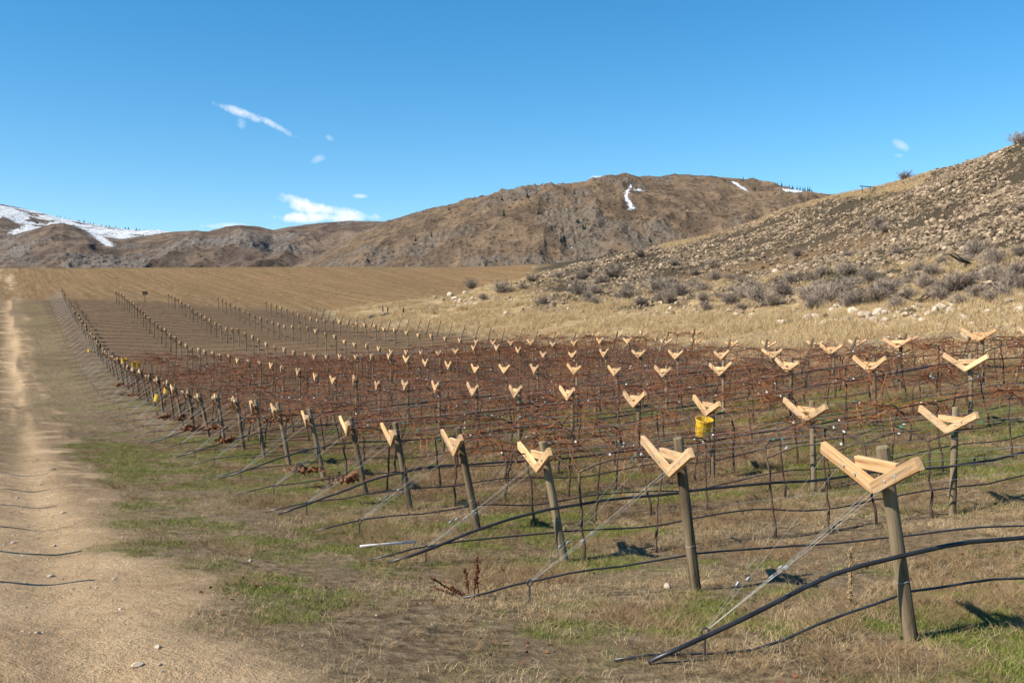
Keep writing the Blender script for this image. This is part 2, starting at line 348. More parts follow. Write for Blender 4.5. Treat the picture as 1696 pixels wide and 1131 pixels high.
def zones(x, y):
    r = np.hypot(x, y); d = dline(x, y); t, px = hillt(x, y)
    n1 = fbm(x * .35, y * .35, 4, 31) - .5; n2 = fbm(x * 1.3, y * 1.3, 4, 37) - .5
    road = 1 - sstep(-5.5, -4.5, d + n1 * 1.8 + n2 * .9)
    road = road * sstep(-13.5, -11.5, d + n1)
    road = road * (1 - .88 * sstep(18, 45, r) * sstep(.36, .54, fbm(d * .9, y * .07, 4, 66)))
    nrow = (y - Y0 - (BY / BX) * (x - X0)) / (AY - AX * BY / BX)      # row number across the block
    end = np.interp(nrow, [-5, 6, 7, 15.5, 16.5, 60], [40, 40, 4.15, 4.15, 5.1, 5.1])
    jj = (x - X0 - AX * nrow) / BX
    field = sstep(47.6, 49.5, nrow + n1 * 1.0) * (t < .0)
    crest = sstep(225, 240, y + n1 * 12) * sstep(540, 680, px); field = field * (1 - .8 * crest)
    far = sstep(25, 28, nrow + n1) * (1 - field) * sstep(-2.5, -.5, d + n1 * 2)
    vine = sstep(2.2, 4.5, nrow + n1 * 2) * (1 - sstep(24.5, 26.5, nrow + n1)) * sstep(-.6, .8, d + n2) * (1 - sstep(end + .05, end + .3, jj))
    hill = sstep(-.02, .05, t + n2 * .1)
    scree = sstep(.27, .36, t + n1 * .45) * (1 - .85 * sstep(.905, .935, t + n2 * .06) * (px > 1090) * (px < 1540))
    soil = np.exp(-((t + n1 * .10 - np.interp(px, [1050, 1100, 1300, 1480], [.50, .53, .61, .675])) / np.interp(px, [1050, 1150, 1300, 1500], [.05, .075, .075, .03])) ** 2) * sstep(1040, 1100, px) * (1 - sstep(1440, 1530, px))
    scree = scree * sstep(850, 940, px + n1 * 60)
    burnt = sstep(.46, .60, fbm(x * .10 + 7, y * .10, 4, 57)) * scree
    gold = (hill * (1 - scree))
    edge = sstep(end * 1. - .05, end + .5, jj) * sstep(6, 8, nrow) * (1 - field); gold = np.maximum(gold, edge * .9 * (t < .5) * (nrow < 50))
    gband = sstep(.45, .60, .36 * fbm(x * .22 + 3, y * .22, 3, 51) + .64 * fbm(x * 1.1, y * 1.1, 5, 53, .62)) * (1 - road) * (1 - hill) * (1 - far) * (1 - field)
    # grassy strip along the alley between rows
    alley = .5 + .5 * np.cos(2 * math.pi * (nrow - .5))
    green = gband * (.7 + .3 * alley) * (1 - .6 * sstep(30, 70, r)) * (.8 + .3 * sstep(-2.5, .5, d))
    green = np.maximum(green, crest * .9 * (t < 0))
    strip = np.maximum(np.exp(-((d + 7.3) / .7) ** 2), .8 * np.exp(-((d + 5.2) / .5) ** 2)) * sstep(.1, .5, road) * sstep(9, 26, r)
    return dict(road=road, green=green, far=far, field=field, scree=scree, gold=gold, strip=strip, soil=soil, nrow=nrow, vine=vine, burnt=burnt)
Z = zones(gx, gy)
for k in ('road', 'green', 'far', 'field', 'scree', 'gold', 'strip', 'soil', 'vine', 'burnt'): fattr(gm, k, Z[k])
m, t, b = mat('ground_cover', .95, .08)
v = coords(t, 'Object')
nA = noise(t, .8, 6, .65, v); nB = noise(t, 7, 6, .7, v); nC = noise(t, 45, 4, .7, v); nD = noise(t, .12, 5, .6, v)
vr = coords(t, 'Object', (1, 1, 1), (0, 0, math.atan2(AX, AY)))
mp = N(t, 'ShaderNodeMapping'); mp.inputs['Scale'].default_value = (3.4, .045, .4); t.links.new(vr, mp.inputs[0]); vs = mp.outputs[0]
streak = noise(t, .45, 6, .65, vs); fine = noise(t, .35, 7, .72, v)
base = ramp(t, nB, [(.32, (.045, .030, .017)), (.45, (.13, .092, .052)), (.57, (.225, .166, .097)), (.72, (.37, .29, .18))])
base = mixc(t, ramp(t, nA, [(.42, (0, 0, 0)), (.62, (.6, .6, .6))]), base, ramp(t, nC, [(.3, (.13, .093, .056)), (.7, (.30, .225, .135))]))
greenc = ramp(t, nB, [(.3, (.07, .075, .02)), (.5, (.125, .125, .034)), (.7, (.20, .17, .065))])
base = mixc(t, math_node(t, 'MULTIPLY', ramp(t, nD, [(.42, (0, 0, 0)), (.6, (1, 1, 1))]), .6), base, ramp(t, nB, [(.3, (.04, .026, .016)), (.55, (.115, .078, .045)), (.75, (.22, .16, .095))]))
c = mixc(t, math_node(t, 'MULTIPLY', attr(t, 'green'), .72), base, greenc)
c = mixc(t, attr(t, 'far'), c, ramp(t, nB, [(.3, (.06, .036, .019)), (.5, (.135, .086, .047)), (.7, (.23, .158, .088))]))
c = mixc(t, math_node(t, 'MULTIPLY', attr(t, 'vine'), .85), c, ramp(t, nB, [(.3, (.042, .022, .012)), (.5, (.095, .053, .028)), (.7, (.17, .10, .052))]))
fieldc = mixc(t, math_node(t, 'MULTIPLY', ramp(t, fine, [(.4, (0, 0, 0)), (.6, (1, 1, 1))]), .35),
              ramp(t, streak, [(.34, (.13, .080, .038)), (.46, (.165, .102, .048)), (.55, (.195, .121, .059)), (.68, (.25, .16, .083))]),
              ramp(t, nD, [(.35, (.13, .105, .045)), (.6, (.20, .125, .066))]))
c = mixc(t, attr(t, 'field'), c, fieldc)
goldc = mixc(t, ramp(t, nA, [(.40, (0, 0, 0)), (.62, (1, 1, 1))]), ramp(t, nB, [(.3, (.21, .145, .075)), (.5, (.38, .275, .145)), (.75, (.52, .40, .23))]), ramp(t, nC, [(.3, (.14, .10, .055)), (.7, (.30, .22, .12))]))
c = mixc(t, attr(t, 'gold'), c, goldc)
c = mixc(t, attr(t, 'scree'), c, ramp(t, nB, [(.3, (.022, .016, .011)), (.5, (.055, .040, .027)), (.72, (.13, .10, .07))]))
c = mixc(t, attr(t, 'burnt'), c, ramp(t, nB, [(.3, (.025, .02, .015)), (.7, (.085, .07, .04))]))
c = mixc(t, attr(t, 'soil'), c, ramp(t, nB, [(.3, (.10, .062, .034)), (.7, (.22, .145, .078))]))
roadc = mixc(t, ramp(t, nA, [(.38, (0, 0, 0)), (.66, (1, 1, 1))]), ramp(t, nC, [(.25, (.32, .21, .115)), (.5, (.46, .325, .19)), (.75, (.58, .44, .28))]), ramp(t, nB, [(.3, (.25, .158, .082)), (.7, (.43, .30, .175))]))
c = mixc(t, attr(t, 'road'), c, roadc)
c = mixc(t, math_node(t, 'MULTIPLY', attr(t, 'strip'), ramp(t, nA, [(.36, (0, 0, 0)), (.50, (.9, .9, .9))])), c, ramp(t, nB, [(.3, (.075, .05, .03)), (.7, (.17, .12, .07))]))
t.links.new(c, b.inputs['Base Color'])
hsum = math_node(t, 'ADD', math_node(t, 'MULTIPLY', nB, 1.0), math_node(t, 'MULTIPLY', nC, .35))
bump(t, b, hsum, 1.0, .09)
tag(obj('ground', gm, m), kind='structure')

# ------------------------------------------------------------------ distant hills
def hill_layer(name, prof, Yr, Yb, zb, nx, ny, seed, relief, spur, rocky, snow=None, shape=1.0, tints=None, pxr=None, gl=1.0):
    pxs = np.array([p[0] for p in prof], float); pys = np.array([p[1] for p in prof], float)
    x0, x1 = pxr or (pxs[0], pxs[-1])
    U = np.linspace(x0, x1, nx); T = np.concatenate([np.linspace(0, 1, ny), np.linspace(1, 1.4, 12)[1:]])
    uu, tt = np.meshgrid(U, T)
    Yd = Yb + (Yr - Yb) * tt
    X = (uu - CX) / FPX * Yd
    py = np.interp(U, pxs, pys); zr = (CY - py) / FPX * Yr
    zr = zr[None, :] * np.ones_like(tt)
    tc_ = np.clip(tt, 0, 1); s = np.where(tt < 1, .62 * np.sin(tc_ * math.pi / 2) ** shape + .38 * tc_, 1 - (tt - 1) ** 2 * 2.2)
    Zv = zb + (zr - zb) * s
    span = Yr - Yb; L1 = span * .42 * gl
    wx = X + (fbm(X / L1 * .8, Yd / L1 * .8, 3, seed + 40) - .5) * L1 * .9
    gul = ridged(wx / L1, Yd / (L1 * 2.6), 5, seed) - .45
    med = ridged(X / (L1 * .30), Yd / (L1 * .42), 4, seed + 11) - .45
    env = np.clip(np.sin(tc_ ** .8 * math.pi), 0, 1) ** .8 * (1 - .5 * tc_)
    hgt = (zr - zb)
    Zv = Zv + env * hgt * (relief * gul + spur * med)
    rk = fbm(X / (L1 * .33), Yd / (L1 * .33), 5, seed + 23)
    rock = sstep(.555, .645, rk + rocky * (1 - tt) - .05)
    rough = ridged(X / (L1 * .055), Yd / (L1 * .055), 4, seed + 5) - .4
    Zv = Zv + rock * env ** .5 * hgt * .045 * rough + (fbm(X / (L1 * .02), Yd / (L1 * .02), 3, seed + 8) - .5) * hgt * .006 * (1 - tc_ ** 4)
    nY, nX = tt.shape; ix = np.arange(nX * nY).reshape(nY, nX)
    q = np.stack([ix[:-1, :-1], ix[:-1, 1:], ix[1:, 1:], ix[1:, :-1]], -1).reshape(-1, 4)
    me = grid_mesh(name, X.ravel(), Yd.ravel(), Zv.ravel(), q)
    sn = np.zeros_like(tt)
    if snow is not None: sn = snow(uu, CY - FPX * Zv / Yd, tt, X, Yd, Zv)
    fattr(me, 'rock', rock.ravel()); fattr(me, 'snow', sn.ravel())
    fattr(me, 'brush', (fbm(X / (L1 * .12), Yd / (L1 * .12), 4, seed + 61)).ravel())
    g1, g2, g3, r1, r2 = tints
    m, t, b = mat(name + '_surface', .95, .05)
    v = coords(t, 'Object')
    f1 = noise(t, 14 / L1, 8, .65, v); f2 = noise(t, 90 / L1, 6, .7, v)
    c = ramp(t, f1, [(.32, g1), (.5, g2), (.68, g3)])
    c = mixc(t, ramp(t, attr(t, 'brush'), [(.42, (0, 0, 0)), (.58, (.62, .62, .62))]), c, (g1[0] * .62, g1[1] * .64, g1[2] * .72))
    rc = ramp(t, f2, [(.32, r1), (.62, r2)])
    rf = math_node(t, 'MULTIPLY', attr(t, 'rock'), ramp(t, f2, [(.42, (.15, .15, .15)), (.55, (1, 1, 1))]))
    c = mixc(t, rf, c, rc)
    vo = N(t, 'ShaderNodeTexVoronoi'); vo.inputs['Scale'].default_value = 34 / L1; t.links.new(v, vo.inputs['Vector'])
    dots = ramp(t, math_node(t, 'ADD', vo.outputs['Distance'], math_node(t, 'MULTIPLY', math_node(t, 'SUBTRACT', f1, .5), .8)), [(.22, (1, 1, 1)), (.36, (0, 0, 0))])
    c = mixc(t, math_node(t, 'MULTIPLY', dots, .75), c, (.045, .038, .03))
    f3 = noise(t, 48 / L1, 6, .72, v)
    sf = ramp(t, math_node(t, 'ADD', attr(t, 'snow'), math_node(t, 'MULTIPLY', math_node(t, 'SUBTRACT', math_node(t, 'MULTIPLY', math_node(t, 'ADD', f2, math_node(t, 'MULTIPLY', f3, 2.0)), .3333), .5), 4.0)), [(.46, (0, 0, 0)), (.54, (1, 1, 1))])
    c = mixc(t, sf, c, (.70, .73, .77))
    t.links.new(c, b.inputs['Base Color'])
    bump(t, b, math_node(t, 'ADD', f2, f1), 1.0, L1 * .022)
    o = obj(name, me, m); tag(o, kind='structure')
    def surf(px, tq):
        i = int(np.clip((px - x0) / (x1 - x0) * (nx - 1), 0, nx - 1)); k = int(np.clip(tq * (ny - 1), 0, ny - 1))
        return Vector((X[k, i], Yd[k, i], Zv[k, i]))
    return surf

def snow_far(u, py, t, X, Y, Zv):
    n = fbm(X / 160, Y / 160, 4, 91)
    return .0 + .72 * sstep(.38, .60, n + .3 * (t - .45) + .10 * sstep(90, 200, u))
mount = hill_layer('snowy_mountain', [(-260, 290), (-80, 322), (0, 338), (40, 346), (75, 355), (100, 362), (150, 372), (200, 380), (250, 384), (300, 389), (360, 398), (420, 410)], 8500, 5600, 100, 260, 70, 5, .24, .08, .0, snow_far, .9,
    ((.13, .10, .085), (.17, .13, .105), (.21, .165, .13), (.11, .105, .105), (.22, .21, .2)))
def snow_spur(u, py, t, X, Y, Zv):
    a = np.exp(-(((u - 158) - (py - 388) * 1.3) / 9) ** 2) * sstep(372, 380, py) * (1 - sstep(402, 414, py)) * sstep(.4, .6, t)
    b_ = np.exp(-(((u - 205) - (py - 395) * 1.1) / 8) ** 2) * sstep(.85, .95, t)
    return np.clip(a + b_, 0, 1)
left = hill_layer('brown_hills', [(-300, 372), (-80, 400), (0, 396), (40, 384), (85, 372), (105, 370), (130, 378), (160, 390), (200, 397), (240, 392), (290, 386), (325, 384), (345, 387), (375, 383), (400, 378), (430, 378), (452, 382), (480, 376), (530, 370), (580, 366), (640, 367), (760, 372), (900, 390)], 4600, 2900, 60, 700, 150, 13, .42, .07, .08, snow_spur, .95,
    ((.145, .105, .078), (.195, .142, .105), (.245, .185, .135), (.09, .083, .08), (.26, .238, .215)))
def snow_mid(u, py, t, X, Y, Zv):
    a = .85 * np.exp(-((u - 1041 + 4 * np.sin(py * .16)) / (3 + 3.5 * sstep(322, 345, py))) ** 2) * sstep(303, 309, py) * (1 - sstep(344, 353, py))
    a = np.maximum(a, .75 * np.exp(-((u - 1056) / 11) ** 2 - ((py - 315 - (u - 1056) * .1) / 1.8) ** 2))
    b_ = .85 * np.exp(-((u - 1224 - (py - 308) * 1.6) / 4.5) ** 2) * sstep(299, 302, py) * (1 - sstep(314, 320, py))
    c_ = np.exp(-((py - 315.5 - (u - 1310) * .1) / 2.2) ** 2) * sstep(1292, 1300, u) * (1 - sstep(1325, 1335, u))
    d_ = .8 * sstep(.965, .985, t) * (sstep(1050, 1062, u) * (1 - sstep(1095, 1110, u)) + sstep(1236, 1244, u) * (1 - sstep(1275, 1290, u)) + sstep(1330, 1340, u) * (1 - sstep(1400, 1420, u)))
    return np.clip(a + b_ + c_ + d_, 0, 1)
mid = hill_layer('rocky_hill', [(440, 462), (480, 446), (530, 425), (560, 408), (600, 388), (640, 372), (665, 364), (700, 353), (745, 342), (790, 331), (830, 322), (870, 313), (920, 307), (960, 303), (1000, 297), (1030, 295), (1100, 297), (1180, 295), (1215, 299), (1260, 305), (1310, 313), (1360, 320), (1420, 327), (1500, 335), (1640, 350), (1900, 380)], 2300, 1350, 40, 900, 240, 29, .25, .095, .12, snow_mid, .80,
    ((.165, .115, .074), (.215, .150, .097), (.275, .195, .128), (.075, .065, .056), (.22, .19, .158)), gl=.8)

# conifers on the far ridge
def conifer_mesh(name, seed):
    r = random.Random(seed); mb = MB(); h = 10.0
    for k in range(9):
        z = 1.2 + k * 1.0; rad = (1 - k / 9.5) * 2.3 * r.uniform(.8, 1.15); ns = 9
        v = [(0, 0, z + 1.9)] + [(math.cos(2 * math.pi * i / ns + k) * rad * r.uniform(.65, 1.15), math.sin(2 * math.pi * i / ns + k) * rad * r.uniform(.65, 1.15), z - r.uniform(0, .5)) for i in range(ns)]
        mb.add(v, [(0, 1 + i, 1 + (i + 1) % ns) for i in range(ns)])
    return mb.mesh(name)
con = [conifer_mesh('conifer_crown', s) for s in range(4)]
for c_ in con: c_.materials.append(M['conifer'])
tb = MB(); tb.tube([(0, 0, -1.5), (0, 0, 5)], [.3, .16], 6); trunkm = tb.mesh('conifer_trunk')
TREES = [(1232, .985, 1.1, 'lone conifer standing on the far ridge beside a snow streak'), (1253, .995, .9, None), (1259, .99, .8, None)]
TREES += [(1268 + i * 4.4 + random.uniform(-1.5, 1.5), .985 + random.uniform(-.03, .012), random.uniform(.75, 1.15), None) for i in range(19)]
TREES += [(745, .66, 1.0, 0), (833, .55, 1.1, 0), (952, .52, 1.0, 0), (1252, .66, 1.1, 0), (892, .42, 1.1, 0), (835, .42, 1.3, 0), (690, .40, 1.0, 0), (716, .37, 1.1, 0), (930, .25, 1.1, 0), (875, .48, 1.0, 0), (970, .30, .9, 0)]
TREES.sort(key=lambda a: a[0]); rk_ = 0; sk_ = 0
for i, (px, tq, sc, lab) in enumerate(TREES):
    p = mid(px, tq); e = empty('conifer_tree', p); e.scale = (sc, sc, sc * random.uniform(.9, 1.2)); e.rotation_euler.z = random.uniform(0, 6)
    obj('crown', con[i % 4], None, e); obj('trunk', trunkm, M['bark'], e)
    if lab: tag(e, lab, 'tree', 'conifers along the far ridge')
    elif lab is None: rk_ += 1; tag(e, 'dark conifer on the far ridge, %s from the left in the clump' % nth(rk_), 'tree', 'conifers along the far ridge')
    else: sk_ += 1; tag(e, 'scattered dark conifer on the rocky hillside, %s from the left' % nth(sk_), 'tree', 'conifers scattered on the rocky hill')
for i in range(26):
    px = 95 + i * 8 + random.uniform(-3, 3); p = mount(px, .99 + random.uniform(-.01, .01)); e = empty('conifer_tree', p); s_ = random.uniform(1.5, 2.6); e.scale = (s_ * 1.3, s_ * 1.3, s_)
    obj('crown', con[i % 4], None, e); tag(e, 'tiny dark conifer on the snowy ridge, %s from the left' % nth(i + 1), 'tree', 'conifers on the snowy ridge')

# ------------------------------------------------------------------ scattering of uncountable stuff
def scatter(name, pts, rot, scl, idx, protos, kind='stuff', label=None):
    c = bpy.data.collections.new(name + '_kinds')
    for k, (pm, pmat) in enumerate(protos):
        if len(pm.materials) == 0: pm.materials.append(pmat)
        o = bpy.data.objects.new('%s_kind_%02d' % (name, k), pm); c.objects.link(o)
    me = bpy.data.meshes.new(name); me.vertices.add(len(pts)); me.vertices.foreach_set('co', np.asarray(pts, np.float32).ravel())
    a = me.attributes.new('rot', 'FLOAT_VECTOR', 'POINT'); a.data.foreach_set('vector', np.asarray(rot, np.float32).ravel())
    a = me.attributes.new('scl', 'FLOAT_VECTOR', 'POINT'); a.data.foreach_set('vector', np.asarray(scl, np.float32).ravel())
    a = me.attributes.new('idx', 'INT', 'POINT'); a.data.foreach_set('value', np.asarray(idx, np.int32))
    me.update()
    o = bpy.data.objects.new(name, me); COL.objects.link(o); tag(o, label, None, None, kind)
    g = bpy.data.node_groups.new(name + '_scatter', 'GeometryNodeTree')
    g.interface.new_socket('Geometry', in_out='INPUT', socket_type='NodeSocketGeometry'); g.interface.new_socket('Geometry', in_out='OUTPUT', socket_type='NodeSocketGeometry')
    gi = g.nodes.new('NodeGroupInput'); go = g.nodes.new('NodeGroupOutput'); iop = g.nodes.new('GeometryNodeInstanceOnPoints')
    ci = g.nodes.new('GeometryNodeCollectionInfo'); ci.inputs['Collection'].default_value = c; ci.inputs['Separate Children'].default_value = True; ci.inputs['Reset Children'].default_value = True
    def na(nm, dt):
        n = g.nodes.new('GeometryNodeInputNamedAttribute'); n.data_type = dt; n.inputs['Name'].default_value = nm; return n.outputs['Attribute']
    g.links.new(gi.outputs[0], iop.inputs['Points']); g.links.new(ci.outputs[0], iop.inputs['Instance'])
    iop.inputs['Pick Instance'].default_value = True
    g.links.new(na('idx', 'INT'), iop.inputs['Instance Index'])
    g.links.new(na('rot', 'FLOAT_VECTOR'), iop.inputs['Rotation']); g.links.new(na('scl', 'FLOAT_VECTOR'), iop.inputs['Scale'])
    g.links.new(iop.outputs[0], go.inputs[0])
    md = o.modifiers.new('scatter', 'NODES'); md.node_group = g
    return o
def blades(seed, n, hmin, hmax, spread, lean, w, seg=2):
    r = random.Random(seed); mb = MB()
    for _ in range(n):
        a = r.uniform(0, 6.283); d = spread * math.sqrt(r.random()); x, y = math.cos(a) * d, math.sin(a) * d
        h = r.uniform(hmin, hmax); la = r.uniform(0, 6.283); ll = lean * r.uniform(.2, 1.2) * h; wa = r.uniform(0, 6.283); wx, wy = math.cos(wa) * w / 2, math.sin(wa) * w / 2
        V = []; F = []
        for k in range(seg + 1):
            f = k / seg; cx = x + math.cos(la) * ll * f * f; cy = y + math.sin(la) * ll * f * f; cz = h * (f - .25 * lean * f * f) - .02; tw = 1 - f * .8
            V += [(cx - wx * tw, cy - wy * tw, cz), (cx + wx * tw, cy + wy * tw, cz)]
        F = [(2 * k, 2 * k + 1, 2 * k + 3, 2 * k + 2) for k in range(seg)]
        mb.add(V, F)
    return mb.mesh('tuft')
def twigs(seed, n, L, spread, rad, up=.7, branch=2):
    r = random.Random(seed); mb = MB()
    for _ in range(n):
        a = r.uniform(0, 6.283); d = spread * math.sqrt(r.random()); p = Vector((math.cos(a) * d * .4, math.sin(a) * d * .4, -.02))
        dirv = Vector((math.cos(a) * r.uniform(.2, 1), math.sin(a) * r.uniform(.2, 1), up * r.uniform(.4, 1.3))).normalized(); l = L * r.uniform(.5, 1.1); pts = [p.copy()]
        for k in range(3):
            dirv = (dirv + Vector((r.uniform(-.35, .35), r.uniform(-.35, .35), r.uniform(-.2, .25)))).normalized(); p = p + dirv * l / 3; pts.append(p.copy())
        mb.tube(pts, [rad, rad * .8, rad * .6, rad * .35], 3, False)
        for _b in range(branch):
            k = r.randint(1, 2); q = pts[k]; dd = (dirv + Vector((r.uniform(-.9, .9), r.uniform(-.9, .9), r.uniform(-.2, .6)))).normalized()
            mb.tube([q, q + dd * l * .22, q + dd * l * .4 + Vector((0, 0, l * .05))], [rad * .6, rad * .5, rad * .3], 3, False)
    return mb.mesh('twigs')
def rock_mesh(seed, subdiv=1, flat=.7):
    import bmesh
    r = random.Random(seed); bm = bmesh.new(); bmesh.ops.create_icosphere(bm, subdivisions=subdiv, radius=.5)
    planes = [(Vector((r.gauss(0, 1), r.gauss(0, 1), r.gauss(0, 1))).normalized(), r.uniform(.30, .46)) for _ in range(9)]
    sx, sy, sz = r.uniform(.9, 1.35), r.uniform(.7, 1.05), r.uniform(.5, .9) * flat / .7
    for v in bm.verts:
        for pn, pd in planes:
            e = v.co.dot(pn) - pd
            if e > 0: v.co -= pn * e
        v.co += Vector((r.uniform(-1, 1), r.uniform(-1, 1), r.uniform(-1, 1))) * .02
        v.co = Vector((v.co.x * sx, v.co.y * sy, v.co.z * sz))
    me = bpy.data.meshes.new('stone'); bm.to_mesh(me); bm.free()
    return me
def rot_z(n, tilt=.1): return np.stack([rng.normal(0, tilt, n), rng.normal(0, tilt, n), rng.uniform(0, 6.283, n)], -1)
def put(x, y, dz=0): return np.stack([x, y, H(x, y) + dz], -1)
def wedge(n, y0, y1, pxa=-60, pxb=1760, p=1.0):
    """random ground points in the part of the land in view, evenly per square metre when p=1"""
    u = rng.random(n); y = (y0 ** (p + 1) + u * (y1 ** (p + 1) - y0 ** (p + 1))) ** (1 / (p + 1)); px = rng.uniform(pxa, pxb, n)
    return (px - CX) / FPX * y, y

# scree stones
stones = [(rock_mesh(100 + i, 1 if i < 6 else 2), M['stone']) for i in range(9)]
x, y = wedge(270000, 50, 235, 830, 1760, .55)
t_, px_ = hillt(x, y); z_ = zones(x, y)
den = 1.25 * z_['scree'] * (1 - .93 * z_['soil']) * (1 - .55 * z_['burnt']) * sstep(.36, .62, fbm(x * .13, y * .13, 4, 71) + .06) + .04 * (t_ > .1)
keep = (rng.random(len(x)) < den) & (t_ < 1.03); x, y = x[keep][:95000], y[keep][:95000]
n = len(x); s = np.clip(rng.lognormal(-1.42, .6, n), .08, 1.1)
scatter('scree_stones', put(x, y, .02 * 1), np.stack([rng.uniform(-.5, .5, n), rng.uniform(-.5, .5, n), rng.uniform(0, 6.28, n)], -1), np.stack([s, s, s], -1), rng.integers(0, 9, n), stones)

# golden grass of the bank
goldt = [(blades(200 + i, 34, .18, .48, .28, .75, .014), M['gold']) for i in range(5)]
x, y = wedge(150000, 36, 215, 560, 1760, .5); z_ = zones(x, y); t_, px_ = hillt(x, y)
keep = (rng.random(len(x)) < z_['gold'] * (.08 + .9 * sstep(.42, .60, fbm(x * .22, y * .22, 4, 15)))) & (t_ < 1.02); x, y = x[keep], y[keep]; n = len(x); s = rng.uniform(.6, 1.5, n)
scatter('golden_grass', put(x, y), rot_z(n, .15), np.stack([s, s, s * rng.uniform(.6, 1.2, n)], -1), rng.integers(0, 5, n), goldt)

# ground cover among the rows
straw = [(blades(300 + i, 24, .03, .12, .13, 1.1, .0042), M['straw']) for i in range(4)]
straw += [(twigs(310 + i, 18, .16, .12, .0019, .4, 2), M['weed']) for i in range(4)]
straw += [(blades(320 + i, 30, .02, .08, .16, 1.0, .005), M['weed']) for i in range(3)]
x, y = wedge(120000, 4.2, 30, -60, 1760, .65); x2, y2 = wedge(70000, 30, 125, 60, 1760, .3)
x = np.concatenate([x, x2]); y = np.concatenate([y, y2]); z_ = zones(x, y); t_, _ = hillt(x, y)
dens = (1 - sstep(.05, .6, z_['road'])) * (1 - z_['field'] * .97) * (t_ < .05) * (.15 + .85 * sstep(.40, .70, fbm(x * .9, y * .9, 4, 81))) * (1 - .5 * z_['green'])
dl = dline(x, y); dens = dens * (.30 + .70 * sstep(-3.2, -.5, dl))
keep = rng.random(len(x)) < dens * .72; x, y = x[keep], y[keep]; n = len(x)
pick = fbm(x * .8 + 40, y * .8, 3, 83); ii = np.where(rng.random(n) < .75 * sstep(.38, .66, pick), rng.integers(0, 4, n), np.where(rng.random(n) < .45, rng.integers(4, 8, n), rng.integers(8, 11, n)))
s = rng.uniform(.45, 1.05, n) * (1 + .6 * sstep(25, 70, y))
scatter('dry_grass', put(x, y), rot_z(n, .15), np.stack([s, s, s], -1), ii, straw)

greent = [(blades(400 + i, 40, .018, .065, .13, .8, .005, 1), M['grass']) for i in range(4)]
x, y = wedge(120000, 4.2, 34, -60, 1760, .6); x2, y2 = wedge(25000, 34, 80, 60, 1760, .4); x = np.concatenate([x, x2]); y = np.concatenate([y, y2]); z_ = zones(x, y)
keep = rng.random(len(x)) < .85 * (z_['green'] ** 1.5) * (1 - z_['road']); x, y = x[keep], y[keep]; n = len(x); s = rng.uniform(.7, 1.4, n)
scatter('green_grass', put(x, y), rot_z(n, .1), np.stack([s, s, s], -1), rng.integers(0, 4, n), greent)

# dry weeds standing taller
weeds = [(twigs(500 + i, 34, .30, .3, .0021, .38, 3), M['weed']) for i in range(4)] + [(blades(510 + i, 20, .12, .34, .16, 1.2, .0038, 3), M['straw']) for i in range(3)]
x, y = wedge(11000, 4.4, 45, -60, 1760, .6); z_ = zones(x, y); dl = dline(x, y); t_, _ = hillt(x, y)
keep = (rng.random(len(x)) < sstep(.48, .68, fbm(x * .45, y * .45, 3, 93)) * (1 - z_['road']) * (.25 + .75 * sstep(-3, -1, dl))) & (t_ < 0); x, y = x[keep], y[keep]; n = len(x); s = rng.uniform(.4, .9, n)
scatter('dead_weeds', put(x, y), rot_z(n, .12), np.stack([s, s, s], -1), rng.integers(0, 7, n), weeds)

# stubble and weeds of the far field
stub = [(blades(350 + i, 22, .05, .20, .30, .9, .02, 1), M['straw']) for i in range(2)] + [(blades(360 + i, 22, .05, .22, .30, .9, .02, 1), M['weed']) for i in range(2)] + [(blades(370, 24, .03, .12, .30, .9, .02, 1), M['grass'])]
x, y = wedge(90000, 112, 285, -40, 900, .4); z_ = zones(x, y); t_, _ = hillt(x, y)
w_ = fbm(dline(x, y) * .9, y * .03, 4, 19)
keep = (rng.random(len(x)) < z_['field'] * (.10 + .9 * sstep(.45, .65, w_)) * (.5 + sstep(235, 262, y))) & (t_ < 0); x, y, w_ = x[keep], y[keep], w_[keep]; n = len(x); s = rng.uniform(.5, 1.2, n)
ii = np.where(rng.random(n) < .22 + 1.2 * (w_ - .5), rng.integers(0, 2, n), np.where(rng.random(n) < .85, rng.integers(2, 4, n), 4))
scatter('field_stubble', put(x, y), rot_z(n, .1), np.stack([s, s, s], -1), ii, stub)
# fallen leaves
def leaf_mesh(seed):
    r = random.Random(seed); mb = MB(); pts = [(0, -.5), (.32, -.28), (.48, .05), (.2, .18), (.0, .5), (-.22, .2), (-.46, .08), (-.3, -.3)]
    mb.add([(0, 0, .08)] + [(a * r.uniform(.8, 1.1), b_ * r.uniform(.8, 1.1), r.uniform(-.08, .22)) for a, b_ in pts], [(0, 1 + i, 1 + (i + 1) % 8) for i in range(8)]); return mb.mesh('leaf')
leaves = [(leaf_mesh(i), M['leaf']) for i in range(4)]
x, y = wedge(16000, 4.5, 40, 200, 1760, .7); z_ = zones(x, y)
keep = rng.random(len(x)) < sstep(.5, .72, fbm(x * .8, y * .8, 3, 95)) * (1 - z_['road']) * .6; x, y = x[keep], y[keep]; n = len(x); s = rng.uniform(.022, .05, n)
scatter('fallen_leaves', put(x, y, .015), rot_z(n, .5), np.stack([s, s, s], -1), rng.integers(0, 4, n), leaves)
# gravel on the track
x, y = wedge(9000, 3.5, 40, -80, 700, .6); z_ = zones(x, y); keep = rng.random(len(x)) < z_['road'] * .55 + .06; x, y = x[keep], y[keep]; n = len(x); s = np.clip(rng.lognormal(-4.3, .55, n), .006, .07)
scatter('gravel', put(x, y, .002), rot_z(n, .4), np.stack([s, s, s], -1), rng.integers(0, 9, n), [(rock_mesh(600 + i, 1), M['boulder']) for i in range(9)])

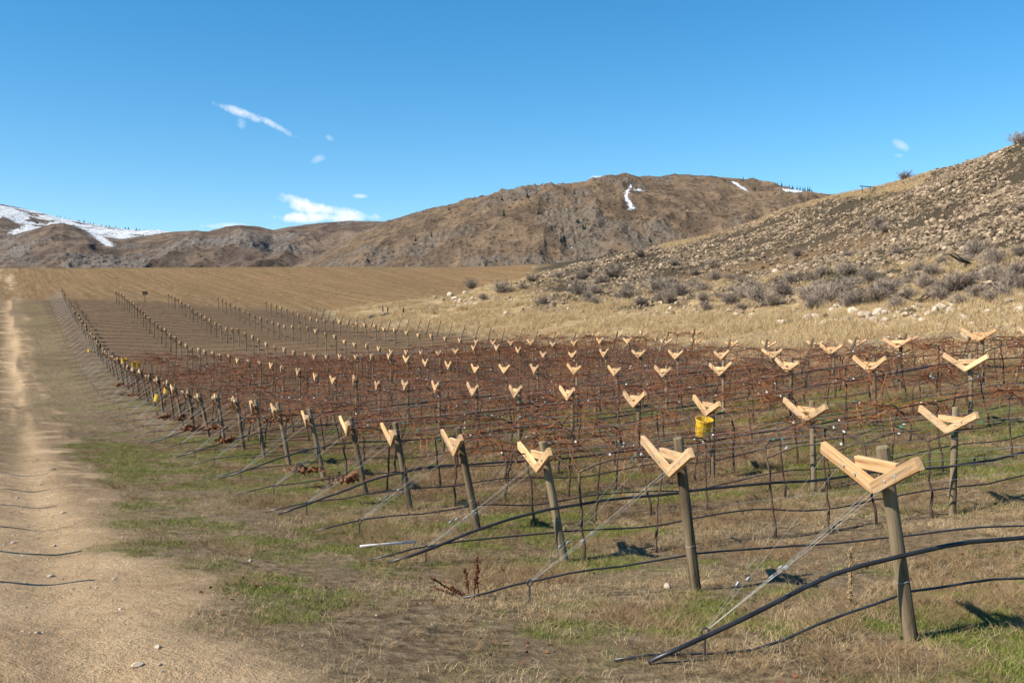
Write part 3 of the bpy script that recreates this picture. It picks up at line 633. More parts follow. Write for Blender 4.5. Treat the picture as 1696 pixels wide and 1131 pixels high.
# ------------------------------------------------------------------ trellis posts
def cyl(r0, r1, z0, z1, sides, seed=0):
    r = random.Random(seed); mb = MB(); nz = 6
    V = []; F = []
    for k in range(nz + 1):
        f = k / nz; rad = r0 + (r1 - r0) * f
        for i in range(sides):
            a = 2 * math.pi * i / sides; q = rad * (1 + r.uniform(-.05, .05)); V.append((math.cos(a) * q, math.sin(a) * q, z0 + (z1 - z0) * f))
    for i in range(sides): a = 2 * math.pi * i / sides; V.append((math.cos(a) * r1 * .82, math.sin(a) * r1 * .82, z1 + .012 + r.uniform(-.003, .003)))
    V.append((0, 0, z1 + .014))
    F = [(k * sides + i, k * sides + (i + 1) % sides, (k + 1) * sides + (i + 1) % sides, (k + 1) * sides + i) for k in range(nz + 1) for i in range(sides)]
    F += [((nz + 1) * sides + i, (nz + 1) * sides + (i + 1) % sides, (nz + 2) * sides) for i in range(sides)]
    mb.add(V, F); m = mb.mesh('post'); m.materials.append(M['post']); return m
end_posts = [cyl(.056, .050, -.3, 1.53 + .02 * i, 16, i) for i in range(3)]
mid_posts = [cyl(.051, .046, -.3, 1.50 + .03 * i, 14, 10 + i) for i in range(3)]
def board(L, h, w, bev=.004):
    """a planed timber lying along local y from 0 to L, bevelled edges"""
    mb = MB(); sec = [(-w / 2 + bev, -h / 2), (w / 2 - bev, -h / 2), (w / 2, -h / 2 + bev), (w / 2, h / 2 - bev), (w / 2 - bev, h / 2), (-w / 2 + bev, h / 2), (-w / 2, h / 2 - bev), (-w / 2, -h / 2 + bev)]
    V = [(a, yv, c_) for yv in (0, L) for a, c_ in sec]
    mb.add(V, [(i, i + 8, (i + 1) % 8 + 8, (i + 1) % 8) for i in range(8)] + [tuple(range(8)), tuple(range(15, 7, -1))])
    m = mb.mesh('board'); m.materials.append(M['arm']); return m
ARMS = [board(L, .100, .050) for L in (.66, .69, .64)]
BRACES = [board(L, .092, .044) for L in (.50, .54)]
bb = MB(); bb.tube([(0, 0, 0), (-.010, 0, 0)], .011, 8); BOLT = bb.mesh('bolt'); BOLT.materials.append(M['bolt'])
wb = MB(); wb.tube([(math.cos(a) * .054, math.sin(a) * .054, .004 * math.sin(3 * a)) for a in np.linspace(0, 6.283, 17)], .003, 5, False); WRAP = wb.mesh('wire_wrap'); WRAP.materials.append(M['wire'])
tips = {}
def trellis_post(j, n, x, y):
    z = h1(x, y); e = empty('trellis_post', (x, y, z)); end = 'near' if j == 0 else 'far' if (j == 5 or (j == 4 and n < 16)) else None
    lean = {'near': R(-random.uniform(7, 12)), 'far': R(random.uniform(15, 21)), None: R(random.uniform(-1.5, 1.5))}[end]
    e.rotation_euler = (R(random.uniform(-1.5, 1.5)), lean, ROWANG + R(random.uniform(-5, 5) if n > 3 else random.uniform(-1.5, 1.5)))
    p = obj('post', random.choice(end_posts if end else mid_posts), None, e); p.rotation_euler.z = random.uniform(0, 6)
    rad = .054 if end else .050
    side = 1 if end == 'far' else -1
    xo = side * (rad + .026); zv = 1.235 + random.uniform(-.035, .035); a = R(25 + random.uniform(-3, 3))
    k = random.randrange(3)
    for sgn in (1, -1):
        o = obj('arm', ARMS[(k + (sgn > 0)) % 3], None, e); o.location = (xo + (.0 if sgn > 0 else side * .003), -sgn * .005, zv)
        o.rotation_euler = (a if sgn > 0 else -a, 0, 0 if sgn > 0 else math.pi)
        o.rotation_euler = (a + R(random.uniform(-2.5, 2.5)), R(random.uniform(-3, 3)), 0 if sgn > 0 else math.pi)
    bz = zv + .165; L = .50
    o = obj('brace', BRACES[n % 2], None, e); o.location = (xo - side * .043 - (side * .0), -.26, bz); 
    if side < 0: o.location.x = xo + .0475
    else: o.location.x = xo - .0475
    # the post passes behind the brace, so the V stands proud of it
    for q in e.children:
        if q.name.startswith(('arm', 'brace')): q.location.x += side * .046
    if j <= 1 and n < 12:
        for sgn in (1, -1):
            for f in (.20, .34):
                q = obj('bolt', BOLT, None, e); q.location = (xo + side * .046 + side * .027, sgn * f * math.cos(a), zv + f * math.sin(a) + .01); q.rotation_euler.z = 0 if side < 0 else math.pi
        q = obj('wire_wrap', WRAP, None, e); q.location = (0, 0, 1.42)
        q = obj('wire_wrap', WRAP, None, e); q.location = (0, 0, .46 + .1 * random.random())
        if not end:
            for q in e.children[-2:]: q.scale = (.85, .85, 1)
    if j == 0: lab = 'leaning wooden end post with V crossarm beside the dirt track, %s from the camera' % nth(n + 1)
    elif end: lab = 'leaning end post with V crossarm at hill end of the %s vine row' % nth(n + 1)
    else: lab = 'upright post with V crossarm, %s from the track in the %s vine row' % (nth(j + 1), nth(n + 1))
    tag(e, lab, 'post', 'V trellis posts of the vineyard')
    # anchor points for the wires
    Rm = e.rotation_euler.to_matrix(); b0 = Vector((x, y, z))
    def w(v): return b0 + Rm @ Vector(v)
    xx = xo + side * .046
    tips[(j, n)] = [w((xx, .56 * math.cos(a), zv + .56 * math.sin(a) + .05)), w((xx, .33, zv + .33 * math.tan(a) + .05)), w((xx, -.33, zv + .33 * math.tan(a) + .05)), w((xx, -.56 * math.cos(a), zv + .56 * math.sin(a) + .05)), w((xx + side * .02, 0, zv)), w((0, 0, .85))]
for j, n, x, y in post_list: trellis_post(j, n, x, y)
# stakes across the track, out of view, whose shadows fall onto it
for i in range(6):
    x, y = -5.85 - 1.22 * i, 8.9 + 2.4 * i; e = obj('wooden_stake', end_posts[0], None, None, (x, y, h1(x, y))); e.rotation_euler = (0, R(6), 0)
    tag(e, 'plain wooden stake beyond the left edge of the track, %s from the camera' % nth(i + 1), 'post', 'stakes across the track')

# ------------------------------------------------------------------ rows: wires, hoses, anchors, vines
def row_end(n): return 5 if n >= 17 else 4 if 7 <= n <= 16 else None
def row_pt(n, s, off=0.0):
    """point on the ground s metres along vine row n, off metres sideways"""
    bx, by = lattice(0, n); bx += POSTS[0][1][n] / 100
    return bx + ROW.x * s + PERP.x * off, by + ROW.y * s + PERP.y * off
SP = math.hypot(BX, BY)
def row_len(n):
    e = row_end(n); 
    return e * SP - (.4 if e else 0) if e else {0: 9, 1: 11, 2: 13, 3: 15, 4: 18, 5: 20, 6: 24}[n]
def poly(n, s0, s1, step, hf, off=0.0, wob=.0, seed=0):
    k = max(2, int((s1 - s0) / step)); ss = np.linspace(s0, s1, k + 1); pts = [row_pt(n, s, off + wob * (float(vnoise(s * .8, n * 7.7 + seed, 3)) - .5)) for s in ss]
    zz = H(np.array([p[0] for p in pts]), np.array([p[1] for p in pts]))
    return [Vector((p[0], p[1], z + hf(s))) for p, z, s in zip(pts, zz, ss)]
ANCH = 1.78
for n in range(48):
    Lr = row_len(n); near = n < 14; step = .45 if n < 6 else .9 if n < 20 else 1.8; nn = nth(n + 1)
    # thin drip hose
    def hthin(s, n=n):
        w_ = .06 * (float(vnoise(s * .55, n * 3.1, 5)) - .5) + .035 * math.sin(s * 2.2 + n)
        if s >= 0: return .37 + w_ * min(1, s)
        if n == 0: return max(.02, .37 * (1 + s / 1.3) ** 1.0 if s > -1.3 else .02)
        if s > -ANCH: return .37 + (.37 - .21) * s / ANCH
        return max(.015, .21 * (1 + (s + ANCH) / .75))
    pts = poly(n, -2.45, Lr + .3, step * .6 if near else step, hthin, .06, .05)
    mb = MB(); mb.tube(pts, .0105 if n < 20 else .012, 6 if near else 4)
    tag(obj('drip_hose', mb.mesh('drip_hose', True), M['hose']), 'thin black drip hose along the %s vine row from the camera' % nn, 'hose', 'drip hoses along the vine rows')
    if n % 2 == 0 and n <= 10:
        def hthick(s, n=n):
            w_ = .05 * (float(vnoise(s * .3, n * 5.1, 6)) - .5)
            f = min(1.0, max(0.0, (s + 2.3) / 3.0)); return max(.022, (.74 + w_) * math.sin(f * math.pi / 2) ** 1.05)
        pts = poly(n, -2.25, Lr + .5, .25 if n < 6 else .6, hthick, -.07, .04, 9)
        mb = MB(); mb.tube(pts, .018, 9)
        tag(obj('supply_pipe', mb.mesh('supply_pipe', True), M['hose']), 'thick black water pipe along the %s vine row, curving down to the ground' % nn, 'pipe', 'thick water pipes')
    # trellis wires from crossarm to crossarm
    js = [j for j in range(6) if (j, n) in tips]
    e = empty('trellis_wires', tips[(0, n)][5])
    tag(e, 'thin fruiting wires strung between the crossarms of the %s vine row' % nn, 'wire', 'trellis wires')
    for k in ((0, 1, 2, 3, 5) if n < 10 else (0, 3)):
        pts = []
        for a_, b_ in zip(js[:-1], js[1:]):
            A_, B_ = tips[(a_, n)][k], tips[(b_, n)][k]
            for q in range(6): f = q / 6; pts.append(A_.lerp(B_, f) - Vector((0, 0, .10 * f * (1 - f))))
        last = tips[(js[-1], n)][k]; pts.append(last)
        if row_end(n) is None or len(js) == 1:
            x_, y_ = row_pt(n, Lr); pts.append(Vector((x_, y_, h1(x_, y_) + (last.z - h1(last.x, last.y)))))
        mb = MB(); mb.tube([p - e.location for p in pts], .0016, 4, False); obj('wire', mb.mesh('wire'), M['wire'], e)
    # ground anchors with guy wires
    for sd in ((-1,) if row_end(n) is None else (-1, 1)):
        jx = 0 if sd < 0 else row_end(n)
        if (jx, n) not in tips: continue
        px0, py0 = [(q[2], q[3]) for q in post_list if q[0] == jx and q[1] == n][0]
        ax_, ay_ = px0 + sd * ROW.x * ANCH, py0 + sd * ROW.y * ANCH; az_ = h1(ax_, ay_)
        e = empty('ground_anchor', (ax_, ay_, az_))
        mb = MB(); mb.tube([(0, 0, -.15), (.01, 0, .17)], .009, 6)
        obj('rod', mb.mesh('rod'), M['rod'], e)
        mb = MB(); mb.tube([(.01 + .028 * math.cos(a), .004 * math.sin(a), .198 + .028 * math.sin(a)) for a in np.linspace(0, 6.283, 13)], .0075, 6, False)
        obj('eye', mb.mesh('eye', True), M['rod'], e)
        far_r = .0012 if n < 4 else .0012 + .00010 * (n - 4)
        top = Vector((.01, 0, .2))
        for k in range(5):
            q = tips[(jx, n)][k] - e.location
            pair = (0, .03) if k == 4 else (0,)
            for dq in pair:
                mb = MB(); mb.tube([top, top.lerp(q, .5) - Vector((0, 0, .012 + dq)), q + Vector((0, dq, 0))], far_r, 4, False); g_ = obj('guy_wire', mb.mesh('guy_wire'), M['wire'], e)
            if n < 4 and sd < 0:
                mb = MB(); c0 = top.lerp(q, .24 + .05 * k); mb.box(c0 - Vector((0, 0, .008)), (.034, .014, .018), (q - top).to_track_quat('X', 'Z').to_matrix()); obj('tensioner', mb.mesh('tensioner'), M['bolt'], g_)
        tag(e, ('black ground anchor with guy wires at track end of the %s vine row' if sd < 0 else 'ground anchor with guy wires at hill end of the %s vine row') % nn, 'anchor', 'row end anchors')

# vines
def vine_parts(seed):
    r = random.Random(seed); tr = MB(); ca = MB(); gt = MB(); wt = MB()
    def cane(p, d, L, r0, droop, seg=6):
        pts = [p.copy()]
        for k in range(seg):
            d = (d + Vector((r.uniform(-.32, .32), r.uniform(-.32, .32), r.uniform(-.25, .25) - droop))).normalized(); p = p + d * L / seg; pts.append(p.copy())
        return pts
    tops = {}
    for sgn in (1, -1):
        x = sgn * .52 + r.uniform(-.12, .12); lx = r.uniform(-.035, .035); ly = r.uniform(-.025, .025); pts = [Vector((x, 0, -.1))]
        for k in range(6): pts.append(Vector((x + lx * (k + 1) + r.uniform(-.022, .022), ly * (k + 1) + r.uniform(-.022, .022), .175 * (k + 1))))
        tr.tube(pts, [.026, .021, .019, .017, .018, .017, .020], 6); tops[sgn] = pts[-1]
    for sgn in (1, -1):
        for off in (.34, -.34):
            if r.random() < .2: continue
            dirx = r.choice((1, -1)); b_ = tops[sgn]; q = [b_, b_ + Vector((dirx * .12, off * .6, .10)), b_ + Vector((dirx * .3, off, .18)), b_ + Vector((dirx * .7, off + r.uniform(-.06, .06), .20))]
            tr.tube(q, [.017, .015, .013, .009], 5, False)
            for _ in range(r.randint(13, 17)):
                f = r.uniform(.3, 1); b0 = q[1].lerp(q[3], f); an = r.uniform(0, 6.283)
                c = cane(b0, Vector((math.cos(an) * 1.2 + dirx * .3, math.sin(an) * .55, r.uniform(-.6, .6))).normalized(), r.uniform(.4, 1.2), .006, r.uniform(.03, .2))
                ca.tube(c, [.0058, .0056, .0053, .0048, .0043, .0036, .0024], 3, False)
                for _k in range(r.randint(0, 2)):
                    i = r.randint(1, 4); an = r.uniform(0, 6.283); c2 = cane(c[i], Vector((math.cos(an), math.sin(an), r.uniform(-.5, .5))).normalized(), r.uniform(.12, .4), .003, .1, 3)
                    ca.tube(c2, [.0045, .004, .0034, .0024], 3, False)
            for _ in range(2):
                c0 = q[1].lerp(q[3], r.random()) + Vector((0, 0, r.uniform(-.05, .1))); tgt = gt if r.random() < .5 else wt
                tgt.box(c0, (.022, .010, .036), Euler((r.random() * 3, r.random() * 3, 0)).to_matrix())
    if gt.n == 0: gt.box((.3, .3, 1.32), (.022, .010, .036))
    if wt.n == 0: wt.box((-.3, .3, 1.32), (.022, .010, .036))
    return [('trunk', tr.mesh('trunk', True), 'bark'), ('canes', ca.mesh('canes'), 'cane'), ('green_ties', gt.mesh('green_ties'), 'tie_green'), ('white_ties', wt.mesh('white_ties'), 'tie_white')]
VK = [vine_parts(900 + i) for i in range(12)]
for k in VK:
    for nm, me, mt in k: me.materials.append(M[mt])
count = 0
for n in range(2, 25):
    Lr = row_len(n); nv = int(Lr / 2.08); 
    if n == 2: ss = [.9, 3.2, 5.2]
    else: ss = [1.15 + i * (Lr - 1.6) / max(1, nv - 1) for i in range(nv)]
    for i, s_ in enumerate(ss):
        x_, y_ = row_pt(n, s_ + random.uniform(-.2, .2))
        pxs = CX + FPX * x_ / y_
        if pxs > 1780: continue
        count += 1
        e = empty('grape_vine', (x_, y_, h1(x_, y_))); e.rotation_euler.z = ROWANG + (math.pi if random.random() < .5 else 0) + random.uniform(-.06, .06)
        s2 = random.uniform(.93, 1.06); sx = 1.12 if n > 4 else .9; e.scale = (sx, 1.05, s2)
        kk = VK[random.randrange(12)]
        for nm, me, mt in kk:
            if n < 4 and nm == 'canes' and random.random() < .45: continue
            q = obj(nm, me, None, e)
            if nm != 'trunk': q['kind'] = 'stuff'
        tag(e, 'bare reddish grape vine, %s from the track in the %s vine row' % (nth(i + 1), nth(n + 1)), 'vine', 'dormant grape vines')
print('vines', count)

# ------------------------------------------------------------------ boulders along the foot of the hill
def lump(seed):
    me = rock_mesh(seed, 3, .8); me.polygons.foreach_set('use_smooth', [True] * len(me.polygons)); me.materials.append(M['boulder']); return me
LUMPS = [lump(700 + i) for i in range(8)]
bl = []
def ysurf(px, py, a=30.0, b_=260.0):
    """walk out along the ground towards a sight line and return where it meets the land"""
    yy = np.linspace(a, b_, 700); xx = (px - CX) / FPX * yy; zz = H(xx, yy); sc = CY - FPX * zz / yy
    k = np.argmax(sc <= py); return float(xx[k]), float(yy[k]), float(zz[k])
spots = [(1414, 524, 20), (1338, 531, 17), (1350, 530, 13), (1290, 535, 9), (1296, 539, 10), (1245, 530, 12), (1432, 526, 18), (1440, 531, 15), (1456, 520, 17), (1447, 533, 13), (1467, 532, 12), (1560, 512, 20), (1575, 517, 15), (1549, 519, 16), (1537, 525, 13), (1600, 514, 12), (1615, 520, 14), (1572, 524, 14), (1530, 535, 16), (1673, 506, 20), (1686, 511, 14), (1690, 520, 22), (1683, 530, 17), (1662, 535, 13), (1644, 531, 11), (1600, 534, 18), (1632, 540, 13), (1672, 540, 12), (1655, 519, 12), (1645, 514, 10), (1500, 525, 12), (1485, 527, 13), (1515, 529, 12), (1592, 524, 9), (1608, 529, 10), (1621, 509, 11), (1635, 519, 12), (1567, 533, 10), (1555, 541, 12), (1584, 543, 9), (963, 520, 11), (942, 514, 8), (1111, 514, 9), (1106, 521, 10), (1086, 526, 8), (1220, 523, 9), (1248, 524, 10), (1262, 527, 8), (1285, 453, 13), (838, 522, 12), (745, 491, 10), (770, 488, 11), (752, 496, 9), (780, 499, 9), (762, 502, 10), (734, 498, 7), (790, 505, 8), (720, 494, 8), (1012, 527, 7), (1376, 527, 9), (1393, 522, 11), (1402, 531, 10), (1322, 523, 10), (1182, 519, 8), (1151, 516, 7), (1470, 512, 9), (1495, 517, 8)]
for px, py, w_ in sorted(spots):
    x_, y_, z_ = ysurf(px, py); s_ = w_ * 1.15 / FPX * y_
    o = obj('boulder', random.choice(LUMPS), None, None, (x_, y_, z_ + s_ * .12)); o.scale = (s_, s_, s_ * random.uniform(.8, 1.15)); o.rotation_euler = (random.uniform(-.4, .4), random.uniform(-.4, .4), random.uniform(0, 6))
    bl.append(o)
for i, o in enumerate(bl): tag(o, 'pale boulder lying at the foot of the stony hill, %s from the left' % nth(i + 1), 'boulder', 'boulders at the foot of the hill')
# rubble between the boulders
x, y = wedge(60000, 36, 150, 640, 1760, .3); t_, px_ = hillt(x, y)
bandd = np.exp(-((t_ - np.interp(px_, [640, 800, 1000, 1300, 1500, 1700], [.55, .55, .3, .13, .13, .15])) / np.interp(px_, [640, 900, 1300, 1700], [.3, .12, .09, .14])) ** 2) * np.interp(px_, [640, 720, 830, 950, 1250, 1450, 1700], [0, .6, .35, .03, .1, .22, .45])
keep = (rng.random(len(x)) < bandd * sstep(.35, .6, fbm(x * .3, y * .3, 3, 99)) * .55) & (t_ > -.02); x, y = x[keep], y[keep]; n = len(x); s = np.clip(rng.lognormal(-1.35, .42, n), .12, .6)
scatter('boulder_rubble', put(x, y, .03), rot_z(n, .5), np.stack([s, s, s * .9], -1), rng.integers(0, 6, n), [(rock_mesh(760 + i, 2, .8), M['boulder']) for i in range(6)])

# ------------------------------------------------------------------ sagebrush
def bush(seed):
    r = random.Random(seed); mb = MB()
    for _ in range(70):
        a = r.uniform(0, 6.283); el_ = r.uniform(.25, 1.45); d = Vector((math.cos(a) * math.cos(el_), math.sin(a) * math.cos(el_), math.sin(el_))); L = r.uniform(.55, 1.0); p = Vector((r.uniform(-.08, .08), r.uniform(-.08, .08), -.05)); pts = [p.copy()]
        for k in range(4): d = (d + Vector((r.uniform(-.3, .3), r.uniform(-.3, .3), r.uniform(-.1, .25)))).normalized(); p = p + d * L / 4; pts.append(p.copy())
        mb.tube(pts, [.016, .012, .009, .007, .004], 3, False)
        for _b in range(8):
            k = r.randint(1, 4); q = pts[k]; dd = (d + Vector((r.uniform(-1, 1), r.uniform(-1, 1), r.uniform(-.3, .9)))).normalized(); l = L * r.uniform(.15, .34)
            q2 = q + dd * l; mb.tube([q, q2], [.007, .004], 3, False)
            for _c in range(3):
                d3 = (dd + Vector((r.uniform(-.9, .9), r.uniform(-.9, .9), r.uniform(-.3, .8)))).normalized(); q0 = q.lerp(q2, r.uniform(.3, 1)); mb.tube([q0, q0 + d3 * l * r.uniform(.4, .8)], [.0065, .004], 3, False)
    m = mb.mesh('sagebrush'); m.materials.append(M['sage']); return m
BUSH = [bush(800 + i) for i in range(7)]
bs = [(830, 486, 42), (955, 490, 42), (900, 505, 30), (995, 470, 28), (1035, 497, 42), (1015, 460, 40), (1090, 485, 50), (1125, 492, 52), (1165, 500, 30), (1150, 478, 36), (1060, 427, 26), (1210, 505, 36), (1230, 495, 36), (1255, 500, 50), (1280, 508, 44), (1295, 492, 40), (1340, 500, 55), (1368, 505, 62), (1395, 492, 56), (1420, 508, 62), (1450, 505, 60), (1470, 488, 54), (1440, 470, 46), (1485, 512, 34), (1505, 495, 36), (1530, 480, 44), (1555, 498, 44), (1580, 480, 56), (1600, 475, 50), (1620, 492, 46), (1640, 470, 50), (1660, 498, 50), (1685, 484, 60), (1690, 460, 46), (1610, 425, 46), (1600, 440, 36), (1455, 378, 40), (1465, 385, 30), (1320, 425, 24), (1360, 458, 34), (1310, 470, 34), (1230, 470, 26), (1185, 465, 26), (1115, 440, 24), (880, 466, 26), (865, 480, 24), (780, 478, 28), (925, 462, 24), (1500, 298, 28), (1688, 240, 34), (1400, 455, 34), (1520, 455, 36), (1560, 440, 28), (1650, 436, 34), (1690, 425, 34), (1640, 500, 40), (1245, 478, 26), (1060, 505, 26), (985, 505, 26), (1310, 535, 14), (1345, 512, 40), (1545, 462, 34), (1590, 505, 36), (1670, 470, 40), (1402, 428, 24), (1485, 425, 28), (1150, 455, 22), (975, 452, 22), (800, 497, 18), (1690, 350, 26)]
rb = random.Random(5); bs += [(rb.uniform(960, 1690), 0, rb.uniform(14, 34)) for _ in range(46)]
bs = [(a, b_ if b_ else float(np.interp(a, [960, 1200, 1400, 1690], [482, 484, 478, 455])) + rb.gauss(0, 16), c_) for a, b_, c_ in bs]
for i, (px, py, w_) in enumerate(sorted(bs)):
    x_, y_, z_ = ysurf(px, py); s_ = w_ / FPX * y_ / 1.5
    o = obj('sagebrush', BUSH[i % 7], None, None, (x_, y_, z_)); o.scale = (s_ * random.uniform(.9, 1.2), s_ * random.uniform(.9, 1.2), s_ * random.uniform(.65, .95)); o.rotation_euler.z = random.uniform(0, 6)
    tag(o, 'grey leafless sagebrush on the stony hillside, %s from the left' % nth(i + 1), 'bush', 'sagebrush on the hillside')
# frame of poles on the skyline
x_, y_, z_ = ysurf(1437, 318); e = empty('pole_frame', (x_, y_, z_)); s_ = y_ / FPX
for q in (-9, 5): mb = MB(); mb.tube([(q * s_, 0, -.3), (q * s_, 0, 8.2 * s_)], .06, 6); obj('pole', mb.mesh('pole'), M['charred'], e)
mb = MB(); mb.tube([(-13 * s_, 0, 9.4 * s_), (13 * s_, 0, 7.0 * s_)], .08, 6); obj('beam', mb.mesh('beam'), M['charred'], e); tag(e, 'dark beam on two poles standing on the hill skyline', 'frame')
# dead branches on the hill
for i, (px, py, L) in enumerate([(1610, 442, 3.2), (1405, 500, 1.6), (1515, 505, 1.8), (1673, 490, 2.2), (1475, 425, 1.5)]):
    x_, y_, z_ = ysurf(px, py); mb = MB()
    for q in range(4):
        a = random.uniform(-.5, .5); b0 = Vector((random.uniform(-.2, .2), 0, .1)); d = Vector((math.cos(a) * random.choice((1, -1)), math.sin(a), .35)); mb.tube([b0, b0 + d * L * .3, b0 + d * L * .55 + Vector((0, 0, .15)), b0 + d * L * .7 - Vector((0, 0, .1))], [.07, .055, .04, .02], 6)
    tag(obj('dead_branch', mb.mesh('dead_branch', True), M['charred'], None, (x_, y_, z_)), 'dark fallen branch among the sagebrush, %s built from the left' % nth(i + 1) if False else 'dark dead branch on the hillside, %s' % ['below the brown soil patch at far right', 'among the middle sagebrush', 'right of the middle sagebrush', 'near the right photo edge', 'up in the scree'][i], 'branch', 'dead branches on the hill')

# ------------------------------------------------------------------ small things in the vineyard
def bucket():
    mb = MB(); n = 16; V = []; F = []
    prof = [(.0, .0), (.125, .0), (.13, .02), (.160, .30), (.172, .30), (.172, .33), (.158, .33), (.122, .03), (0, .03)]
    for r_, z_ in prof[1:-1]: V += [(math.cos(2 * math.pi * i / n) * r_, math.sin(2 * math.pi * i / n) * r_, z_) for i in range(n)]
    k = len(prof) - 2
    F = [(a * n + i, a * n + (i + 1) % n, (a + 1) * n + (i + 1) % n, (a + 1) * n + i) for a in range(k - 1) for i in range(n)] + [tuple(range(n))[::-1], tuple((k - 1) * n + i for i in range(n))]
    mb.add(V, F); return mb.mesh('bucket_body')
BK = bucket(); BK.materials.append(M['yellow'])
hb = MB(); hb.tube([(math.cos(a) * .17, 0, .31 + math.sin(a) * .20) for a in np.linspace(0, math.pi, 12)], .004, 5, False); BH = hb.mesh('bucket_handle'); BH.materials.append(M['wire'])
for px, py, Yv, lab in [(1163, 708, 18.4, 'yellow bucket hanging tilted beside the fourth post of the second line'), (147, 582, 78, 'yellow bucket at row ends, farthest left of all'), (204, 598, 60, 'yellow bucket just behind the end posts, second from left'), (223, 604, 62, 'left one of the paired yellow buckets behind the end posts'), (229, 603.5, 63, 'right one of the paired yellow buckets behind the end posts'), (275, 646, 43, 'yellow bucket hanging by the end posts, nearest the track'), (259, 660, 45.5, 'low yellow bucket partly hidden behind the end posts')]:
    x_, y_, z_ = P(px, py, Yv); e = empty('yellow_bucket', (x_, y_, z_ - .15)); e.rotation_euler = (R(8), R(-14), random.uniform(0, 3)); obj('body', BK, None, e); obj('handle', BH, None, e); tag(e, lab, 'bucket', 'yellow picking buckets')
def clump(seed, n, L):
    r = random.Random(seed); mb = MB()
    for _ in range(n):
        c0 = Vector((r.gauss(0, .33) * L, r.gauss(0, .09), abs(r.gauss(0, .06)))); E_ = Euler((r.uniform(-1, 1), r.uniform(-1, 1), r.uniform(0, 6))).to_matrix(); s_ = r.uniform(.035, .07)
        mb.add([c0 + E_ @ Vector((a * s_, b_ * s_, z_ * s_)) for a, b_, z_ in ((0, -1, 0), (.8, -.2, .3), (.5, .8, -.1), (-.5, .8, .2), (-.8, -.2, -.2), (0, 0, .35))], [(5, i, (i + 1) % 5) for i in range(5)])
    m = mb.mesh('dry_leaves'); m.materials.append(M['leaf']); return m
CL = [clump(i, 90, .6) for i in range(4)]
for i, (px, py, Yv, sc) in enumerate(sorted([(271, 692, 37, 1.0), (299, 695, 35, 1.2), (320, 713, 30, 1.0), (347, 711, 30, 1.1), (376, 732, 26.5, .8), (443, 699, 32, 1.9), (504, 782, 20.5, .9), (576, 797, 18.2, .75), (222, 655, 47, 1.4), (205, 640, 50, 1.3), (540, 685, 34, 1.5)])):
    x_, y_, z_ = P(px, py, Yv); o = obj('leaf_clump', CL[i % 4], None, None, (x_, y_, z_)); o.scale = (sc, 1, 1); o.rotation_euler.z = ROWANG
    tag(o, 'rust coloured clump of dry leaves caught on the hose, %s from the left' % nth(i + 1), 'leaves', 'dry leaf clumps on the hoses')
# white pipe, sign box, tarp heap, dock weeds
x_, y_, z_ = ysurf(642, 906, 6, 40); e = None
mb = MB(); x2_, y2_, z2_ = ysurf(597, 909, 6, 40); x3_, y3_, z3_ = ysurf(688, 902, 6, 40); mb.tube([(x2_, y2_, z2_ + .03), (x3_, y3_, z3_ + .04)], .018, 10); tag(obj('plastic_pipe', mb.mesh('plastic_pipe', True), M['pvc']), 'short white plastic pipe lying on the ground near the row ends', 'pipe')
x_, y_, z_ = P(240, 506, 128); z_ = h1(x_, y_); e = empty('box_on_post', (x_, y_, z_)); mb = MB(); mb.box((0, 0, 1.15), (.55, .3, .42)); mb.box((0, 0, 1.375), (.6, .35, .03)); obj('box', mb.mesh('box'), M['charred'], e); mb = MB(); mb.tube([(0, 0, -.2), (0, 0, .95)], .04, 8); obj('post', mb.mesh('post'), M['post'], e); tag(e, 'small dark box on a short post at the far edge of the vineyard', 'box')
for i, (px, py, w_, h_, lab) in enumerate([(618, 524, 14, 5, 'black tarpaulin heap at the foot of the grassy bank'), (645, 519, 26, 4, 'long dark heap of irrigation pipe beside the tarpaulin')]):
    x_, y_, z_ = ysurf(px, py + 3, 90, 200); s_ = y_ / FPX; mb = MB(); nu, nv_ = 14, 8; V = []
    for a in range(nu):
        for b_ in range(nv_ + 1):
            th = 2 * math.pi * a / nu; ph = math.pi / 2 * b_ / nv_; q = 1 + .3 * math.sin(a * 2.3 + b_ * 1.7 + i); V.append((math.cos(th) * math.cos(ph) * w_ / 2 * s_ * q, math.sin(th) * math.cos(ph) * .6 * q, math.sin(ph) * h_ * s_ * q - .05))
    mb.add(V, [(a * (nv_ + 1) + b_, ((a + 1) % nu) * (nv_ + 1) + b_, ((a + 1) % nu) * (nv_ + 1) + b_ + 1, a * (nv_ + 1) + b_ + 1) for a in range(nu) for b_ in range(nv_)]); tag(obj('tarp_heap', mb.mesh('tarp_heap'), M['tarp'], None, (x_, y_, z_)), lab, 'tarp')
for i, (px, py) in enumerate([(634, 520), (642, 519), (668, 518)]):
    x_, y_, z_ = ysurf(px, py, 90, 200); mb = MB(); mb.tube([(0, 0, -.1), (.02, 0, .5), (-.02, 0, 1.0 - .2 * i)], [.09, .08, .05], 6); tag(obj('dark_stump', mb.mesh('dark_stump'), M['charred'], None, (x_, y_, z_)), 'dark upright stump by the tarpaulin, %s from the left' % nth(i + 1), 'stump', 'stumps at the bank')
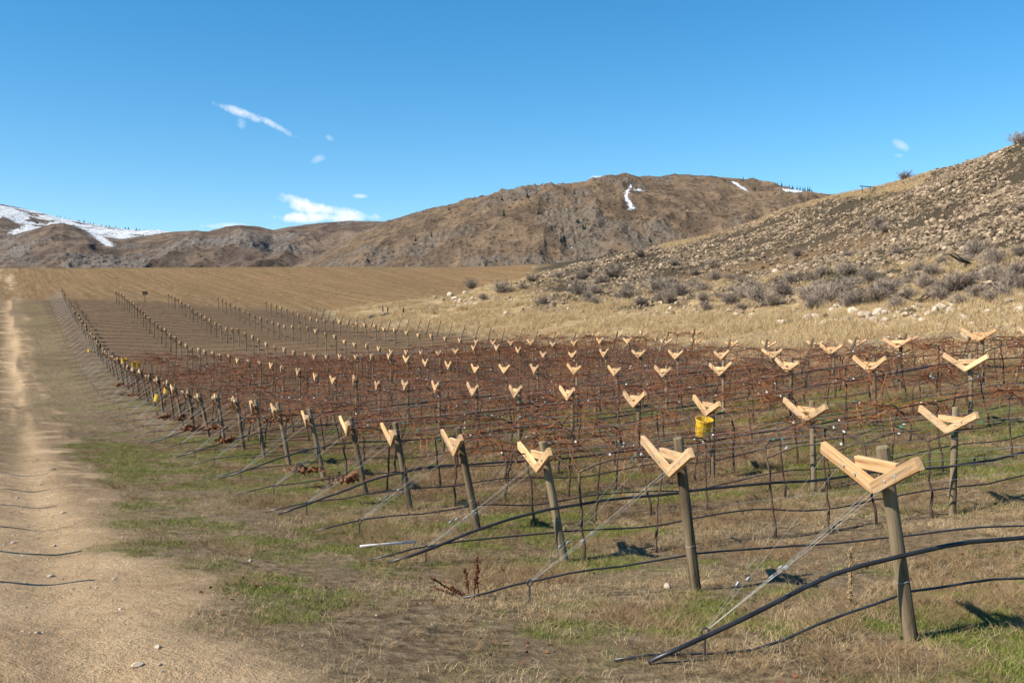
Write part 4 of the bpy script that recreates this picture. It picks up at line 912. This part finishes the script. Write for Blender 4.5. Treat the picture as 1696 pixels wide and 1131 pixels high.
def dock(seed, lay):
    r = random.Random(seed); mb = MB()
    for k in range(6):
        a = r.uniform(0, 6.28); d = Vector((math.cos(a) * .25, math.sin(a) * .25, 1)) if k >= lay else Vector((-1, .2 + r.uniform(-.3, .3), .35)); d.normalize(); L = r.uniform(.28, .46); p = Vector((r.uniform(-.06, .06), r.uniform(-.04, .04), -.02)); pts = [p.copy()]
        for q in range(6): d = (d + Vector((r.uniform(-.12, .12), r.uniform(-.12, .12), r.uniform(-.05, .1)))).normalized(); p = p + d * L / 6; pts.append(p.copy())
        mb.tube(pts, [.006] * 7, 4, False)
        for q in range(48):
            f = r.uniform(.35, 1) * 6; i0 = min(5, int(f)); c0 = pts[i0].lerp(pts[i0 + 1], f - i0) + Vector((r.gauss(0, .010), r.gauss(0, .010), r.gauss(0, .008))); s_ = r.uniform(.006, .013); mb.add([c0 + Vector(v_) * s_ for v_ in ((1, 0, 0), (0, 1, 0), (-1, 0, 0), (0, -1, 0), (0, 0, 1), (0, 0, -1))], [(0, 1, 4), (1, 2, 4), (2, 3, 4), (3, 0, 4), (1, 0, 5), (2, 1, 5), (3, 2, 5), (0, 3, 5)])
    return mb.mesh('dock_weed')
for i, (px, py, sc, lab) in enumerate([(785, 992, 1.0, 'dark red-brown dried dock plant standing between the front guy wires'), (545, 812, .8, 'small rusty dried dock plant beside the row end posts')]):
    x_, y_, z_ = ysurf(px, py, 5, 40); o = obj('dock_weed', dock(30 + i, 3), M['dock'], None, (x_, y_, z_)); o.scale = (sc,) * 3; tag(o, lab, 'weed')
x_, y_, z_ = ysurf(1408, 1003, 5, 20); mb = MB(); r_ = random.Random(3); mb.tube([(0, 0, -.02), (.01, 0, .25), (-.012, 0, .52)], [.006, .006, .004], 5)
for q in range(150):
    c0 = Vector((r_.gauss(0, .009), r_.gauss(0, .009), r_.uniform(.03, .53))); mb.box(c0, (.014, .012, .016), Euler((r_.random() * 3, r_.random() * 3, 0)).to_matrix())
tag(obj('dry_mullein', mb.mesh('dry_mullein'), M['weed'], None, (x_, y_, z_)), 'single tall dry seed stalk standing in the grass by the front post', 'weed')
for i, (px, py, w_) in enumerate([(88, 778, 6), (22, 900, 7), (28, 825, 6), (105, 850, 8), (90, 905, 7), (228, 1103, 15), (265, 1102, 8), (188, 960, 7), (85, 955, 9), (415, 930, 8), (68, 803, 5), (125, 1015, 6), (1105, 973, 14)]):
    x_, y_, z_ = ysurf(px, py, 4.2, 30); s_ = w_ * 1.2 / FPX * y_; o = obj('loose_stone', LUMPS[i % 8], None, None, (x_, y_, z_ + s_ * .1)); o.scale = (s_, s_, s_ * .8); o.rotation_euler.z = random.uniform(0, 6)
    tag(o, 'small pale stone lying loose, %s' % ['far up the left side of the track', 'at the left photo edge of the track', 'on the left track edge, higher up', 'in mid track, halfway down', 'in mid track just below another stone', 'largest, near the bottom of the track', 'beside the largest stone at the bottom', 'in mid track among gravel', 'left of the middle of the track', 'on the grass verge right of the track', 'small one far up the track', 'alone in the lower track', 'at the foot of the second end post'][i], 'stone', 'loose stones')
